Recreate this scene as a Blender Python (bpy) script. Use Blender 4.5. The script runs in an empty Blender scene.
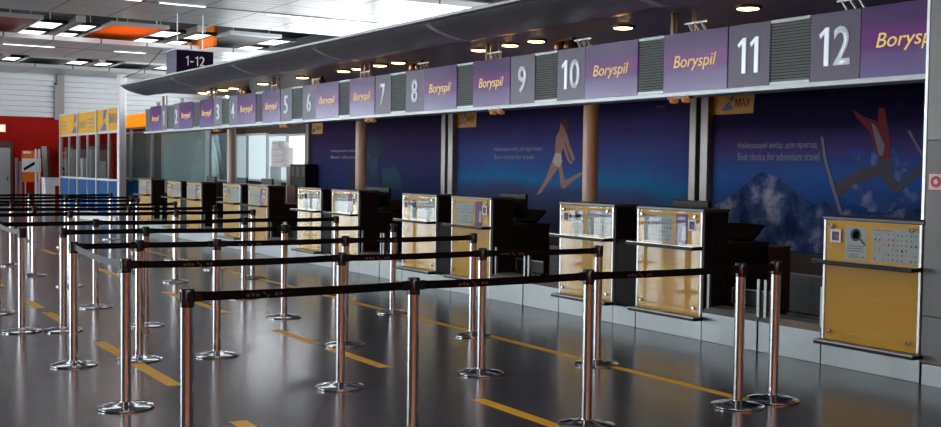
import bpy, bmesh, math, random
from mathutils import Vector, Matrix
random.seed(4)
scene = bpy.context.scene
COL = scene.collection
PI = math.pi

# ------------------------------------------------------------------ camera
F_PX, PITCH, ROLL, YAW, EYE = 1106.0, 0.04053, -0.01395, -1.01199, 1.62725
FW = Vector((math.sin(YAW)*math.cos(PITCH), math.cos(YAW)*math.cos(PITCH), -math.sin(PITCH)))
RT = Vector((math.cos(YAW), -math.sin(YAW), 0))
DN = FW.cross(RT)
RT2 = RT*math.cos(ROLL) + DN*math.sin(ROLL)
DN2 = -RT*math.sin(ROLL) + DN*math.cos(ROLL)
EYEP = Vector((0, 0, EYE))

def at(u, v, axis, val):
    """survey helper: the point of the plane axis=val that lies on the sight line of a photo pixel"""
    d = RT2*((u-470.5)/F_PX) + DN2*((v-213.5)/F_PX) + FW
    i = 'xyz'.index(axis)
    return EYEP + d*((val-EYEP[i])/d[i])

cam_d = bpy.data.cameras.new('camera')
cam = bpy.data.objects.new('camera', cam_d)
COL.objects.link(cam)
m = Matrix.Identity(4)
for r in range(3):
    m[r][0], m[r][1], m[r][2], m[r][3] = RT2[r], -DN2[r], -FW[r], EYEP[r]
cam.matrix_world = m
cam_d.sensor_fit = 'HORIZONTAL'; cam_d.sensor_width = 36.0
cam_d.lens = F_PX/941*36.0
cam_d.clip_start = 0.05; cam_d.clip_end = 300
scene.camera = cam

# ------------------------------------------------------------------ materials
def new_mat(name):
    mt = bpy.data.materials.new(name); mt.use_nodes = True
    nt = mt.node_tree
    return mt, nt, nt.nodes['Principled BSDF']

def mat(name, col, rough=0.5, metal=0.0, var=0.0, scale=8.0, bump=0.0, ior=None, emit=None, estr=0.0, coat=0.0, rvar=0.0, spec=None, stretch=(1, 1, 1)):
    mt, nt, b = new_mat(name)
    N, L = nt.nodes, nt.links
    b.inputs['Base Color'].default_value = (*col, 1)
    b.inputs['Roughness'].default_value = rough
    b.inputs['Metallic'].default_value = metal
    if ior: b.inputs['IOR'].default_value = ior
    if name.startswith('printed_') or spec is not None: b.inputs['Specular IOR Level'].default_value = 0.06 if spec is None else spec
    if coat: b.inputs['Coat Weight'].default_value = coat; b.inputs['Coat Roughness'].default_value = 0.03
    if emit:
        b.inputs['Emission Color'].default_value = (*emit, 1); b.inputs['Emission Strength'].default_value = estr
    if var or bump or rvar:
        tc = N.new('ShaderNodeTexCoord'); mp = N.new('ShaderNodeMapping'); nz = N.new('ShaderNodeTexNoise')
        mp.inputs['Scale'].default_value = stretch
        nz.inputs['Scale'].default_value = scale; nz.inputs['Detail'].default_value = 4
        L.new(tc.outputs['Object'], mp.inputs['Vector']); L.new(mp.outputs['Vector'], nz.inputs['Vector'])
        if var:
            mx = N.new('ShaderNodeMix'); mx.data_type = 'RGBA'
            mx.inputs[6].default_value = (*[c*(1-var) for c in col], 1)
            mx.inputs[7].default_value = (*[min(1, c*(1+var)) for c in col], 1)
            L.new(nz.outputs['Fac'], mx.inputs[0]); L.new(mx.outputs[2], b.inputs['Base Color'])
        if rvar:
            mr = N.new('ShaderNodeMapRange')
            mr.inputs[3].default_value = max(0.01, rough-rvar); mr.inputs[4].default_value = rough+rvar
            L.new(nz.outputs['Fac'], mr.inputs[0]); L.new(mr.outputs[0], b.inputs['Roughness'])
        if bump:
            bp = N.new('ShaderNodeBump'); bp.inputs['Strength'].default_value = bump; bp.inputs['Distance'].default_value = 0.01
            L.new(nz.outputs['Fac'], bp.inputs['Height']); L.new(bp.outputs['Normal'], b.inputs['Normal'])
    return mt

def ramp_mat(name, z0, z1, stops, rough=0.4, noise=0.0, nscale=0.6, emis=0.0, noise2=None, axis='Z', spec=None):
    """printed colour bands running up a flat print, from z0 to z1 (object coordinates)"""
    mt, nt, b = new_mat(name); N, L = nt.nodes, nt.links
    tc = N.new('ShaderNodeTexCoord'); sp = N.new('ShaderNodeSeparateXYZ'); mr = N.new('ShaderNodeMapRange')
    L.new(tc.outputs['Object'], sp.inputs[0]); L.new(sp.outputs[axis], mr.inputs[0])
    mr.inputs[1].default_value = z0; mr.inputs[2].default_value = z1
    src = mr.outputs[0]
    if noise:
        nz = N.new('ShaderNodeTexNoise'); nz.inputs['Scale'].default_value = nscale; nz.inputs['Detail'].default_value = 5
        L.new(tc.outputs['Object'], nz.inputs['Vector'])
        ma = N.new('ShaderNodeMath'); ma.operation = 'MULTIPLY_ADD'; ma.inputs[1].default_value = noise; 
        sb = N.new('ShaderNodeMath'); sb.operation = 'SUBTRACT'; sb.inputs[1].default_value = 0.5
        L.new(nz.outputs['Fac'], sb.inputs[0]); L.new(sb.outputs[0], ma.inputs[0]); L.new(src, ma.inputs[2]); src = ma.outputs[0]
    cr = N.new('ShaderNodeValToRGB'); el = cr.color_ramp.elements
    while len(el) > 1: el.remove(el[-1])
    el[0].position = stops[0][0]; el[0].color = (*stops[0][1], 1)
    for p, c in stops[1:]:
        e = el.new(p); e.color = (*c, 1)
    L.new(src, cr.inputs[0]); out = cr.outputs[0]
    L.new(out, b.inputs['Base Color'])
    b.inputs['Roughness'].default_value = rough
    if spec is not None: b.inputs['Specular IOR Level'].default_value = spec
    if emis:
        L.new(out, b.inputs['Emission Color']); b.inputs['Emission Strength'].default_value = emis
    return mt

M = {}
# floor: dark polished stone in large slabs
mt, nt, b = new_mat('dark_polished_floor'); N, L = nt.nodes, nt.links
tc = N.new('ShaderNodeTexCoord'); br = N.new('ShaderNodeTexBrick'); nz = N.new('ShaderNodeTexNoise'); nz2 = N.new('ShaderNodeTexNoise')
br.inputs['Scale'].default_value = 1.0; br.inputs['Brick Width'].default_value = 1.2; br.inputs['Row Height'].default_value = 1.2
br.inputs['Mortar Size'].default_value = 0.004; br.offset = 0.0; br.inputs['Mortar Smooth'].default_value = 0.2
br.inputs['Color1'].default_value = (0.075, 0.07, 0.073, 1); br.inputs['Color2'].default_value = (0.082, 0.077, 0.08, 1); br.inputs['Mortar'].default_value = (0.045, 0.043, 0.044, 1)
L.new(tc.outputs['Object'], br.inputs['Vector'])
nz.inputs['Scale'].default_value = 1.6; nz.inputs['Detail'].default_value = 6; L.new(tc.outputs['Object'], nz.inputs['Vector'])
mx = N.new('ShaderNodeMix'); mx.data_type = 'RGBA'; mx.blend_type = 'MULTIPLY'; mx.inputs[0].default_value = 0.5
L.new(br.outputs['Color'], mx.inputs[6]); L.new(nz.outputs['Color'], mx.inputs[7])
mg = N.new('ShaderNodeMix'); mg.data_type = 'RGBA'; mg.blend_type = 'MULTIPLY'; mg.inputs[0].default_value = 0.35
L.new(br.outputs['Color'], mg.inputs[6]); L.new(nz.outputs['Fac'], mg.inputs[7]); L.new(mg.outputs[2], b.inputs['Base Color'])
mr = N.new('ShaderNodeMapRange'); mr.inputs[3].default_value = 0.15; mr.inputs[4].default_value = 0.25
nz2.inputs['Scale'].default_value = 3.0; L.new(tc.outputs['Object'], nz2.inputs['Vector'])
L.new(nz2.outputs['Fac'], mr.inputs[0]); L.new(mr.outputs[0], b.inputs['Roughness'])
b.inputs['IOR'].default_value = 1.5
M['floor'] = mt
# ceiling: ribbed white metal planks with tile joints
mt, nt, b = new_mat('white_ribbed_ceiling'); N, L = nt.nodes, nt.links
tc = N.new('ShaderNodeTexCoord'); br = N.new('ShaderNodeTexBrick'); br.offset = 0
br.inputs['Scale'].default_value = 1.0; br.inputs['Brick Width'].default_value = 2.6; br.inputs['Row Height'].default_value = 1.22
br.inputs['Mortar Size'].default_value = 0.022; br.inputs['Color1'].default_value = (0.62, 0.62, 0.64, 1); br.inputs['Color2'].default_value = (0.68, 0.68, 0.7, 1); br.inputs['Mortar'].default_value = (0.12, 0.12, 0.12, 1)
L.new(tc.outputs['Object'], br.inputs['Vector'])
wv = N.new('ShaderNodeTexWave'); wv.bands_direction = 'X'; wv.inputs['Scale'].default_value = 1.1; wv.inputs['Distortion'].default_value = 0.6; wv.inputs['Detail'].default_value = 1.0
L.new(tc.outputs['Object'], wv.inputs['Vector'])
mx = N.new('ShaderNodeMix'); mx.data_type = 'RGBA'; mx.blend_type = 'MULTIPLY'; mx.inputs[0].default_value = 0.3
L.new(br.outputs['Color'], mx.inputs[6]); L.new(wv.outputs['Color'], mx.inputs[7]); L.new(mx.outputs[2], b.inputs['Base Color'])
b.inputs['Roughness'].default_value = 0.32; b.inputs['IOR'].default_value = 1.5
M['ceiling'] = mt

M['steel'] = mat('polished_steel', (0.6, 0.61, 0.63), 0.09, 1.0, rvar=0.03, scale=40, stretch=(1, 1, 0.05))
M['brushed'] = mat('brushed_steel', (0.27, 0.285, 0.29), 0.42, 1.0, var=0.12, scale=6, rvar=0.08, stretch=(1, 1, 2))
M['aluminium'] = mat('pale_aluminium', (0.7, 0.71, 0.72), 0.35, 0.6, var=0.05)
M['black'] = mat('black_plastic', (0.005, 0.0045, 0.0045), 0.45, var=0.2, scale=30, spec=0.25)
M['head'] = mat('black_gloss_plastic', (0.006, 0.005, 0.005), 0.2, var=0.2, scale=30, spec=0.6)
M['mattblack'] = mat('matt_black_plastic', (0.004, 0.004, 0.004), 0.8, var=0.2, scale=30, spec=0.05)
M['belt'] = mat('black_webbing', (0.006, 0.003, 0.0035), 0.7, var=0.3, scale=90, bump=0.2, spec=0.1)
M['litbelt'] = mat('lit_tone_webbing', (0.04, 0.043, 0.052), 0.6, var=0.2, scale=90)  # belt webbing painted lighter, standing for the light on the slack belts
M['beltprint'] = mat('faded_pink_print', (0.11, 0.05, 0.055), 0.6, var=0.3, scale=60)
M['tape'] = mat('yellow_floor_tape', (0.95, 0.43, 0.012), 0.4, var=0.2, scale=5)
M['yellow'] = mat('yellow_counter_board', (0.88, 0.46, 0.006), 0.4, var=0.06, scale=3)
M['darkwood'] = mat('dark_laminate', (0.011, 0.0075, 0.0065), 0.6, var=0.25, scale=3, stretch=(1, 1, 6), spec=0.15)
M['topslab'] = mat('dark_grey_worktop', (0.05, 0.055, 0.065), 0.3, var=0.2)
M['paper'] = mat('pale_printed_paper', (0.52, 0.58, 0.57), 0.5, var=0.08, scale=20)
M['purplepaper'] = mat('purple_printed_paper', (0.25, 0.12, 0.3), 0.5, var=0.1, scale=20)
M['white'] = mat('white_print', (0.8, 0.8, 0.8), 0.45, var=0.04)
M['ink_blue'] = mat('dark_blue_ink', (0.03, 0.06, 0.14), 0.5, var=0.1)
M['ink_grey'] = mat('grey_ink', (0.2, 0.24, 0.25), 0.5, var=0.1)
M['ink_teal'] = mat('teal_ink', (0.05, 0.32, 0.36), 0.5, var=0.1)
M['ink_red'] = mat('red_ink', (0.6, 0.05, 0.08), 0.5, var=0.1)
M['ink_green'] = mat('green_ink', (0.08, 0.25, 0.1), 0.5, var=0.1)
M['shade_grey'] = mat('charcoal_paint', (0.05, 0.05, 0.053), 0.5, var=0.1)
M['canopy'] = mat('dark_grey_canopy_metal', (0.2, 0.2, 0.215), 0.34, 0.2, var=0.1, scale=2)
M['canopyrib'] = mat('pale_canopy_strip', (0.65, 0.65, 0.69), 0.4, 0.2, var=0.1)
M['soffit'] = mat('grey_soffit_board', (0.6, 0.59, 0.57), 0.35, var=0.08, scale=2)
M['wall'] = mat('dark_back_wall', (0.05, 0.035, 0.03), 0.6, var=0.2, scale=3)
M['greywall'] = mat('grey_upper_wall', (0.4, 0.4, 0.41), 0.6, var=0.05)
M['redwall'] = mat('red_wall_paint', (0.36, 0.008, 0.004), 0.6, var=0.12, scale=1.5, spec=0.1)
M['warmwall'] = mat('orange_red_cladding', (0.82, 0.17, 0.03), 0.5, var=0.1, scale=1.5)
M['corrugated'] = mat('white_corrugated_sheet', (0.72, 0.74, 0.76), 0.35, 0.0, var=0.05)
M['fascia'] = mat('backlit_orange_board', (0.9, 0.25, 0.0), 0.5, var=0.04, emit=(1, 0.27, 0.0), estr=0.9)
M['orange'] = mat('orange_panel', (0.85, 0.16, 0.01), 0.4, var=0.06, scale=2)
def translucent(name, col, mixf=0.6):
    mt, nt, b = new_mat(name); N, L = nt.nodes, nt.links
    tl = N.new('ShaderNodeBsdfTranslucent'); mx = N.new('ShaderNodeMixShader'); nz = N.new('ShaderNodeTexNoise'); cr = N.new('ShaderNodeMix'); cr.data_type = 'RGBA'
    cr.inputs[6].default_value = (*[c*0.9 for c in col], 1); cr.inputs[7].default_value = (*col, 1)
    L.new(nz.outputs['Fac'], cr.inputs[0]); L.new(cr.outputs[2], tl.inputs[0]); L.new(cr.outputs[2], b.inputs['Base Color'])
    b.inputs['Roughness'].default_value = 0.6; mx.inputs[0].default_value = mixf
    L.new(b.outputs[0], mx.inputs[1]); L.new(tl.outputs[0], mx.inputs[2]); L.new(mx.outputs[0], N['Material Output'].inputs['Surface'])
    return mt
M['orange_tile'] = translucent('orange_ceiling_fabric', (0.95, 0.32, 0.03))
M['curtain'] = translucent('pale_teal_curtain', (0.6, 0.76, 0.79), 0.7)
M['red_tile'] = mat('red_ceiling_tile', (0.3, 0.03, 0.015), 0.4, var=0.1, scale=2)
M['grey_tile'] = mat('dark_grey_ceiling_tile', (0.09, 0.1, 0.1), 0.4, var=0.1, scale=2)
M['void'] = mat('black_ceiling_void', (0.01, 0.01, 0.01), 0.8, var=0.2)
M['pillar'] = mat('grey_composite_cladding', (0.36, 0.37, 0.38), 0.4, var=0.05, scale=2)
M['pillar_dark'] = mat('darker_grey_cladding', (0.2, 0.2, 0.205), 0.4, var=0.05, scale=2)
M['numpanel'] = mat('slate_purple_panel', (0.068, 0.048, 0.1), 0.35, var=0.05, scale=2, emit=(0.1, 0.075, 0.14), estr=0.15)
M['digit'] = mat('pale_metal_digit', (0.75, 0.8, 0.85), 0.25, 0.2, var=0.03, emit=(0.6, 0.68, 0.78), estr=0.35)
M['wordyellow'] = mat('yellow_lit_lettering', (0.75, 0.5, 0.12), 0.4, var=0.03, emit=(0.85, 0.58, 0.16), estr=0.45)
zlo, zhi = 2.43, 3.03
M['namepanel'] = ramp_mat('purple_backlit_print', 0, 0.6, [(0, (0.17, 0.13, 0.3)), (0.3, (0.14, 0.09, 0.25)), (0.42, (0.13, 0.03, 0.19)), (0.62, (0.14, 0.022, 0.19)), (0.74, (0.08, 0.025, 0.14)), (1, (0.07, 0.03, 0.13))], 0.16, noise=0.04, nscale=3, emis=0.25)
M['louvre'] = mat('grey_green_louvre_metal', (0.5, 0.56, 0.54), 0.35, 0.2, var=0.1)
M['rail'] = mat('white_enamel_rail', (0.72, 0.78, 0.8), 0.3, 0.1, var=0.04)
M['hanger'] = mat('bronze_hanger_tube', (0.2, 0.17, 0.15), 0.35, 0.6, var=0.1)
M['lens'] = mat('warm_lamp_lens', (1, 0.8, 0.4), 0.4, var=0.02, emit=(1, 0.6, 0.18), estr=16.0)
M['spot'] = mat('brown_spot_shell', (0.12, 0.07, 0.045), 0.35, 0.4, var=0.1)
M['amber'] = mat('amber_reflection_glow', (0.5, 0.2, 0.04), 0.3, var=0.1, emit=(1, 0.4, 0.08), estr=0.12)
M['column'] = mat('tan_column_paint', (0.55, 0.43, 0.37), 0.35, var=0.05, scale=2)
M['post'] = mat('grey_wall_post', (0.24, 0.23, 0.225), 0.35, 0.3, var=0.06)
M['sign112'] = mat('dark_purple_sign_box', (0.012, 0.004, 0.018), 0.7, spec=0.05, var=0.1)
M['sign112side'] = mat('mid_purple_sign_face', (0.1, 0.07, 0.16), 0.35, var=0.1)
M['chair'] = mat('brown_leather', (0.12, 0.05, 0.035), 0.5, var=0.2, scale=10, bump=0.2)
M['brown'] = mat('brown_laminate', (0.08, 0.045, 0.035), 0.5, var=0.2, scale=3)
M['boothyellow'] = mat('yellow_booth_header', (0.8, 0.4, 0.008), 0.5, spec=0.15, var=0.08, scale=3)
M['boothblue'] = mat('blue_booth_panel', (0.006, 0.075, 0.24), 0.6, spec=0.12, var=0.35, scale=0.9)
M['logoblue'] = mat('logo_blue', (0.01, 0.08, 0.28), 0.4, var=0.05)
M['glass'] = None
M['silverframe'] = mat('silver_frame', (0.6, 0.62, 0.63), 0.35, 0.5, var=0.05)
M['lightgrey'] = mat('light_grey_door', (0.42, 0.42, 0.43), 0.5, var=0.05)
M['cream'] = mat('cream_lamp_body', (0.55, 0.53, 0.48), 0.4, var=0.05)
M['beam'] = mat('taupe_light_channel', (0.17, 0.145, 0.13), 0.45, 0.2, var=0.1)
M['wordgrey'] = mat('pale_poster_lettering', (0.2, 0.2, 0.27), 0.5, var=0.05)
M['skin'] = mat('printed_skin_tone', (0.34, 0.2, 0.17), 0.5, var=0.1, scale=4)
M['hair'] = mat('printed_brown_hair', (0.1, 0.05, 0.04), 0.5, var=0.1)
M['printwhite'] = mat('printed_white_cloth', (0.5, 0.42, 0.4), 0.5, var=0.1)
M['printred'] = mat('printed_red_jacket', (0.2, 0.03, 0.04), 0.5, var=0.15, scale=4)
M['printdark'] = mat('printed_grey_trousers', (0.08, 0.08, 0.11), 0.5, var=0.2, scale=4)
M['printgrey'] = mat('printed_pale_grey', (0.2, 0.2, 0.25), 0.5, var=0.15, scale=4)
M['printnavy'] = mat('printed_navy_shape', (0.012, 0.02, 0.06), 0.5, var=0.2, scale=4)
M['printteal'] = mat('printed_teal_shape', (0.01, 0.045, 0.09), 0.5, var=0.2, scale=4)
M['tag'] = mat('amber_poster_tag', (0.7, 0.36, 0.02), 0.45, var=0.05)
M['carton'] = mat('white_carton', (0.75, 0.75, 0.75), 0.5, var=0.04)
M['pinkline'] = mat('pink_print_line', (0.7, 0.3, 0.3), 0.5, var=0.04)

def glass_mat(name, tint, ior=1.5, alpha=0.9, rough=0.02, mirror=0.0):
    """clear sheet: straight-through transparency mixed with a Fresnel mirror coat"""
    mt, nt, b = new_mat(name); N, L = nt.nodes, nt.links
    out = N['Material Output']
    tr = N.new('ShaderNodeBsdfTransparent'); tr.inputs[0].default_value = (*tint, 1)
    gl = N.new('ShaderNodeBsdfGlossy'); gl.inputs['Roughness'].default_value = rough
    nz = N.new('ShaderNodeTexNoise'); nz.inputs['Scale'].default_value = 2.0
    fr = N.new('ShaderNodeFresnel'); fr.inputs['IOR'].default_value = ior
    mx = N.new('ShaderNodeMixShader')
    ge = N.new('ShaderNodeNewGeometry'); mu = N.new('ShaderNodeMath'); mu.operation = 'MULTIPLY'
    iv = N.new('ShaderNodeMath'); iv.operation = 'SUBTRACT'; iv.inputs[0].default_value = 1.0
    L.new(ge.outputs['Backfacing'], iv.inputs[1]); L.new(fr.outputs[0], mu.inputs[0]); L.new(iv.outputs[0], mu.inputs[1])
    L.new(mu.outputs[0], mx.inputs[0]); L.new(tr.outputs[0], mx.inputs[1]); L.new(gl.outputs[0], mx.inputs[2])
    L.new(mx.outputs[0], out.inputs['Surface'])
    return mt
M['panelglass'] = glass_mat('clear_acrylic_sheet', (0.96, 0.96, 0.95), 1.65)
M['boothglass'] = glass_mat('booth_window_glass', (0.75, 0.8, 0.8), 1.6)

def lit(name, col, strength, var=0.05, scale=2.0, base=(0.5, 0.5, 0.5)):
    """daylit frosted pane"""
    mt, nt, b = new_mat(name); N, L = nt.nodes, nt.links
    tc = N.new('ShaderNodeTexCoord'); nz = N.new('ShaderNodeTexNoise'); nz.inputs['Scale'].default_value = scale
    L.new(tc.outputs['Object'], nz.inputs['Vector'])
    mx = N.new('ShaderNodeMix'); mx.data_type = 'RGBA'
    mx.inputs[6].default_value = (*[c*(1-var) for c in col], 1); mx.inputs[7].default_value = (*[min(1, c*(1+var)) for c in col], 1)
    L.new(nz.outputs['Fac'], mx.inputs[0]); L.new(mx.outputs[2], b.inputs['Emission Color'])
    b.inputs['Emission Strength'].default_value = strength
    b.inputs['Base Color'].default_value = (*base, 1); b.inputs['Roughness'].default_value = 0.3
    return mt
FACADE = 11.0
M['daylight'] = lit('daylit_facade_glass', (0.86, 0.94, 1.0), FACADE, 0.04, 0.3)
M['daylight_near'] = lit('tinted_facade_glass', (0.86, 0.93, 1.0), 8.0, 0.04, 0.3)
M['clerestory'] = lit('daylit_clerestory_glass', (0.92, 0.96, 1.0), 14.0, 0.03)
M['skylight'] = lit('daylit_skylight_glass', (1, 1, 1), 2.2, 0.03)
M['fill_skylight'] = lit('added_overhead_fill_glass', (0.9, 0.95, 1.0), 1.3, 0.03)
M['tile_glow_pane'] = lit('added_tile_glow_glass', (1, 1, 1), 3.0, 0.03)
M['wall_wash_skylight'] = lit('added_wall_wash_glass', (0.95, 0.97, 1.0), 7.0, 0.03)
M['tube'] = lit('white_linear_lamp', (1, 0.98, 0.95), 2.2, 0.02)
M['pane_grey'] = mat('grey_frosted_panel', (0.16, 0.17, 0.175), 0.35, var=0.06, scale=0.8)
M['pane_teal'] = lit('dim_teal_frosted_pane', (0.15, 0.22, 0.225), 0.5, 0.15, 0.8, (0.2, 0.25, 0.26))
M['pane_curtain'] = lit('daylit_curtain_cloth', (0.34, 0.5, 0.53), 0.6, 0.1, 3, (0.4, 0.45, 0.46))
M['pane_a'] = lit('daylit_grey_pane', (0.4, 0.52, 0.57), 0.65, 0.2, 1.2)
M['pane_b'] = lit('daylit_pale_pane', (0.55, 0.7, 0.75), 0.75, 0.1, 1.2)
M['pane_c'] = lit('daylit_white_pane', (0.95, 0.95, 0.97), 1.1, 0.03, 1.2)
M['exitlit'] = mat('lit_exit_sign_face', (1, 0.6, 0.4), 0.4, var=0.02, emit=(1, 0.32, 0.16), estr=2.0)
M['exitmark'] = mat('lit_exit_sign_mark', (1, 0.9, 0.8), 0.4, var=0.02, emit=(1, 0.8, 0.6), estr=2.0)

# ------------------------------------------------------------------ mesh builder
class MB:
    def __init__(self): self.bm = bmesh.new()
    def box(self, x0, x1, y0, y1, z0, z1, bev=0.0):
        x0, x1 = min(x0, x1), max(x0, x1); y0, y1 = min(y0, y1), max(y0, y1); z0, z1 = min(z0, z1), max(z0, z1)
        vs = [self.bm.verts.new(p) for p in ((x0, y0, z0), (x1, y0, z0), (x1, y1, z0), (x0, y1, z0), (x0, y0, z1), (x1, y0, z1), (x1, y1, z1), (x0, y1, z1))]
        fs = [self.bm.faces.new([vs[i] for i in f]) for f in ((3, 2, 1, 0), (4, 5, 6, 7), (0, 1, 5, 4), (1, 2, 6, 5), (2, 3, 7, 6), (3, 0, 4, 7))]
        if bev:
            es = list({e for f in fs for e in f.edges})
            bmesh.ops.bevel(self.bm, geom=es, offset=bev, segments=2, affect='EDGES', profile=0.5)
        return self
    def prism(self, pts, d):
        """pts: planar polygon (list of 3-D points); d: extrusion vector"""
        d = Vector(d); a = [self.bm.verts.new(p) for p in pts]; b2 = [self.bm.verts.new(Vector(p)+d) for p in pts]; n = len(pts)
        self.bm.faces.new(a); self.bm.faces.new(b2[::-1])
        for i in range(n): self.bm.faces.new([a[(i+1) % n], a[i], b2[i], b2[(i+1) % n]])
        return self
    def lathe(self, c, prof, n=32, axis='z'):
        """prof: [(r, h)] turned about an axis through c"""
        rings = []
        for r, h in prof:
            ring = []
            for k in range(n):
                a = 2*PI*k/n; p, q = r*math.cos(a), r*math.sin(a)
                v = {'z': (p, q, h), 'y': (p, h, q), 'x': (h, p, q)}[axis]
                ring.append(self.bm.verts.new(Vector(c)+Vector(v)))
            rings.append(ring)
        for i in range(len(rings)-1):
            for k in range(n):
                self.bm.faces.new([rings[i][k], rings[i][(k+1) % n], rings[i+1][(k+1) % n], rings[i+1][k]])
        self.bm.faces.new(rings[0][::-1]); self.bm.faces.new(rings[-1])
        return self
    def cyl(self, c, r, h, n=24, axis='z'): return self.lathe(c, [(r, 0), (r, h)], n, axis)
    def tube(self, p, q, r, n=10):
        p, q = Vector(p), Vector(q); d = (q-p).normalized()
        u = d.orthogonal().normalized(); w = d.cross(u)
        R1 = [self.bm.verts.new(p+u*r*math.cos(2*PI*k/n)+w*r*math.sin(2*PI*k/n)) for k in range(n)]
        R2 = [self.bm.verts.new(q+u*r*math.cos(2*PI*k/n)+w*r*math.sin(2*PI*k/n)) for k in range(n)]
        for k in range(n): self.bm.faces.new([R1[k], R1[(k+1) % n], R2[(k+1) % n], R2[k]])
        self.bm.faces.new(R1[::-1]); self.bm.faces.new(R2)
        return self
    def ribbon(self, pts, halfh, thick, side):
        """upright band through pts; side = horizontal normal"""
        side = Vector(side).normalized()*thick/2; rows = []
        for p in pts:
            p = Vector(p)
            rows.append([self.bm.verts.new(p+side*a+Vector((0, 0, halfh*b))) for a, b in ((-1, -1), (1, -1), (1, 1), (-1, 1))])
        for i in range(len(rows)-1):
            for k in range(4): self.bm.faces.new([rows[i][k], rows[i][(k+1) % 4], rows[i+1][(k+1) % 4], rows[i+1][k]])
        self.bm.faces.new(rows[0][::-1]); self.bm.faces.new(rows[-1])
        return self
    def build(self, name, material, parent=None, smooth=False):
        bmesh.ops.recalc_face_normals(self.bm, faces=self.bm.faces)
        off = Vector((0, 0, 0)); p = parent
        while p is not None: off += p.location; p = p.parent
        bmesh.ops.translate(self.bm, verts=self.bm.verts, vec=-off)
        me = bpy.data.meshes.new(name); self.bm.to_mesh(me); self.bm.free()
        me.materials.append(M[material] if isinstance(material, str) else material)
        if smooth:
            for f in me.polygons: f.use_smooth = True
            try: me.set_sharp_from_angle(angle=math.radians(35))
            except Exception: pass
        o = bpy.data.objects.new(name, me); COL.objects.link(o)
        if parent is not None: o.parent = parent
        return o

def tag(o, label=None, cat=None, group=None, kind=None):
    if label: o['label'] = label
    if cat: o['category'] = cat
    if group: o['group'] = group
    if kind: o['kind'] = kind
    return o
def thing(name, label, cat, loc=(0, 0, 0), group=None):
    o = bpy.data.objects.new(name, None); COL.objects.link(o); o.location = loc; o.empty_display_size = 0.1
    return tag(o, label, cat, group)
def struct(mb, name, material, parent=None):
    o = mb.build(name, material, parent)
    if parent is None: o['kind'] = 'structure'
    return o
def dup(root, loc=None, label=None):
    def cp(o, par):
        c = o.copy(); COL.objects.link(c)
        if par is not None: c.parent = par
        for ch in o.children: cp(ch, c)
        return c
    c = cp(root, None)
    if loc is not None: c.location = loc
    if label: c['label'] = label
    return c

def text(name, body, x0, x1, z0, z1, y, material, parent=None, shear=0.0, ext=0.004, face='-y', bold=0.0, loc_x=None):
    """lettering fitted into a rectangle on a wall; face -y: reads along +x; face +x: reads along +y"""
    cu = bpy.data.curves.new(name, 'FONT'); cu.body = body; cu.shear = shear; cu.size = 1; cu.extrude = 0.0; cu.offset = bold; cu.resolution_u = 4
    o = bpy.data.objects.new(name, cu); COL.objects.link(o)
    dg = bpy.context.evaluated_depsgraph_get(); dg.update()
    me = bpy.data.meshes.new_from_object(o.evaluated_get(dg))
    COL.objects.unlink(o); bpy.data.objects.remove(o)
    bm = bmesh.new(); bm.from_mesh(me); bpy.data.meshes.remove(me)
    xs = [v.co.x for v in bm.verts]; ys = [v.co.y for v in bm.verts]
    ax, bx, ay, by = min(xs), max(xs), min(ys), max(ys)
    r = bmesh.ops.extrude_face_region(bm, geom=list(bm.faces))
    for g in r['geom']:
        if isinstance(g, bmesh.types.BMVert): g.co.z += 1
    for v in bm.verts:
        s = (v.co.x-ax)/(bx-ax); t = (v.co.y-ay)/(by-ay); d = v.co.z*ext
        if face == '-y': v.co = Vector((x0+(x1-x0)*s, y-d, z0+(z1-z0)*t))
        else: v.co = Vector((y+d, x0+(x1-x0)*s, z0+(z1-z0)*t))
    k = MB(); k.bm.free(); k.bm = bm
    return k.build(name, material, parent)

def px_poly(pts, Y, thick=0.002):
    """flat print shape on the plane y=Y, surveyed from the photo"""
    mb = MB(); mb.prism([at(u, v, 'y', Y) for u, v in pts], (0, -thick, 0)); return mb

# ================================================================== SETTING
XL, XR, YF, YB, ZC = -42.4, 9.0, -13.0, 11.72, 4.83
mb = MB(); mb.box(-78, XR, YF, YB+0.3, -0.2, 0); struct(mb, 'floor', 'floor')
# ceiling bands with open slots between them
BANDS = [(-78, -72), (-67.5, -61.5), (-57, -51), (-46.5, -39.4), (-35.2, -30.4), (-24.85, -18.8), (-14.5, -8.4), (-4.2, 4.4)]
mb = MB()
for a, c in BANDS: mb.box(a, c, YF, YB+2.5, ZC, ZC+0.12)
struct(mb, 'ceiling', 'ceiling')
mb = MB(); mb.box(-78, XR, YF, YB+2.5, 5.75, 5.9)
struct(mb, 'ceiling_void', 'void')
# back wall (behind counters): dark below, grey above the soffit, with clerestory windows over the canopy
mb = MB(); mb.box(-46, XR, YB, YB+0.2, 0, 3.4); struct(mb, 'wall_back', 'wall')
mb = MB(); mb.box(-78, XR, YB+2.5, YB+2.7, 3.2, 5.9); struct(mb, 'wall_clerestory', 'greywall')
mb = MB(); mb.box(-78, XR, YB, YB+2.7, 3.34, 3.4); struct(mb, 'ceiling_ledge', 'greywall')
nwin = 1
for k in range(7):
    a = -40+k*6.2
    f = MB(); f.box(a, a+5.6, YB+2.44, YB+2.5, 3.6, 4.7); fo = struct(f, 'window_%d' % nwin, 'silverframe'); nwin += 1
    g = MB(); g.box(a+0.06, a+5.54, YB+2.41, YB+2.44, 3.66, 4.64); g.build('pane', 'clerestory', fo)
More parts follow.
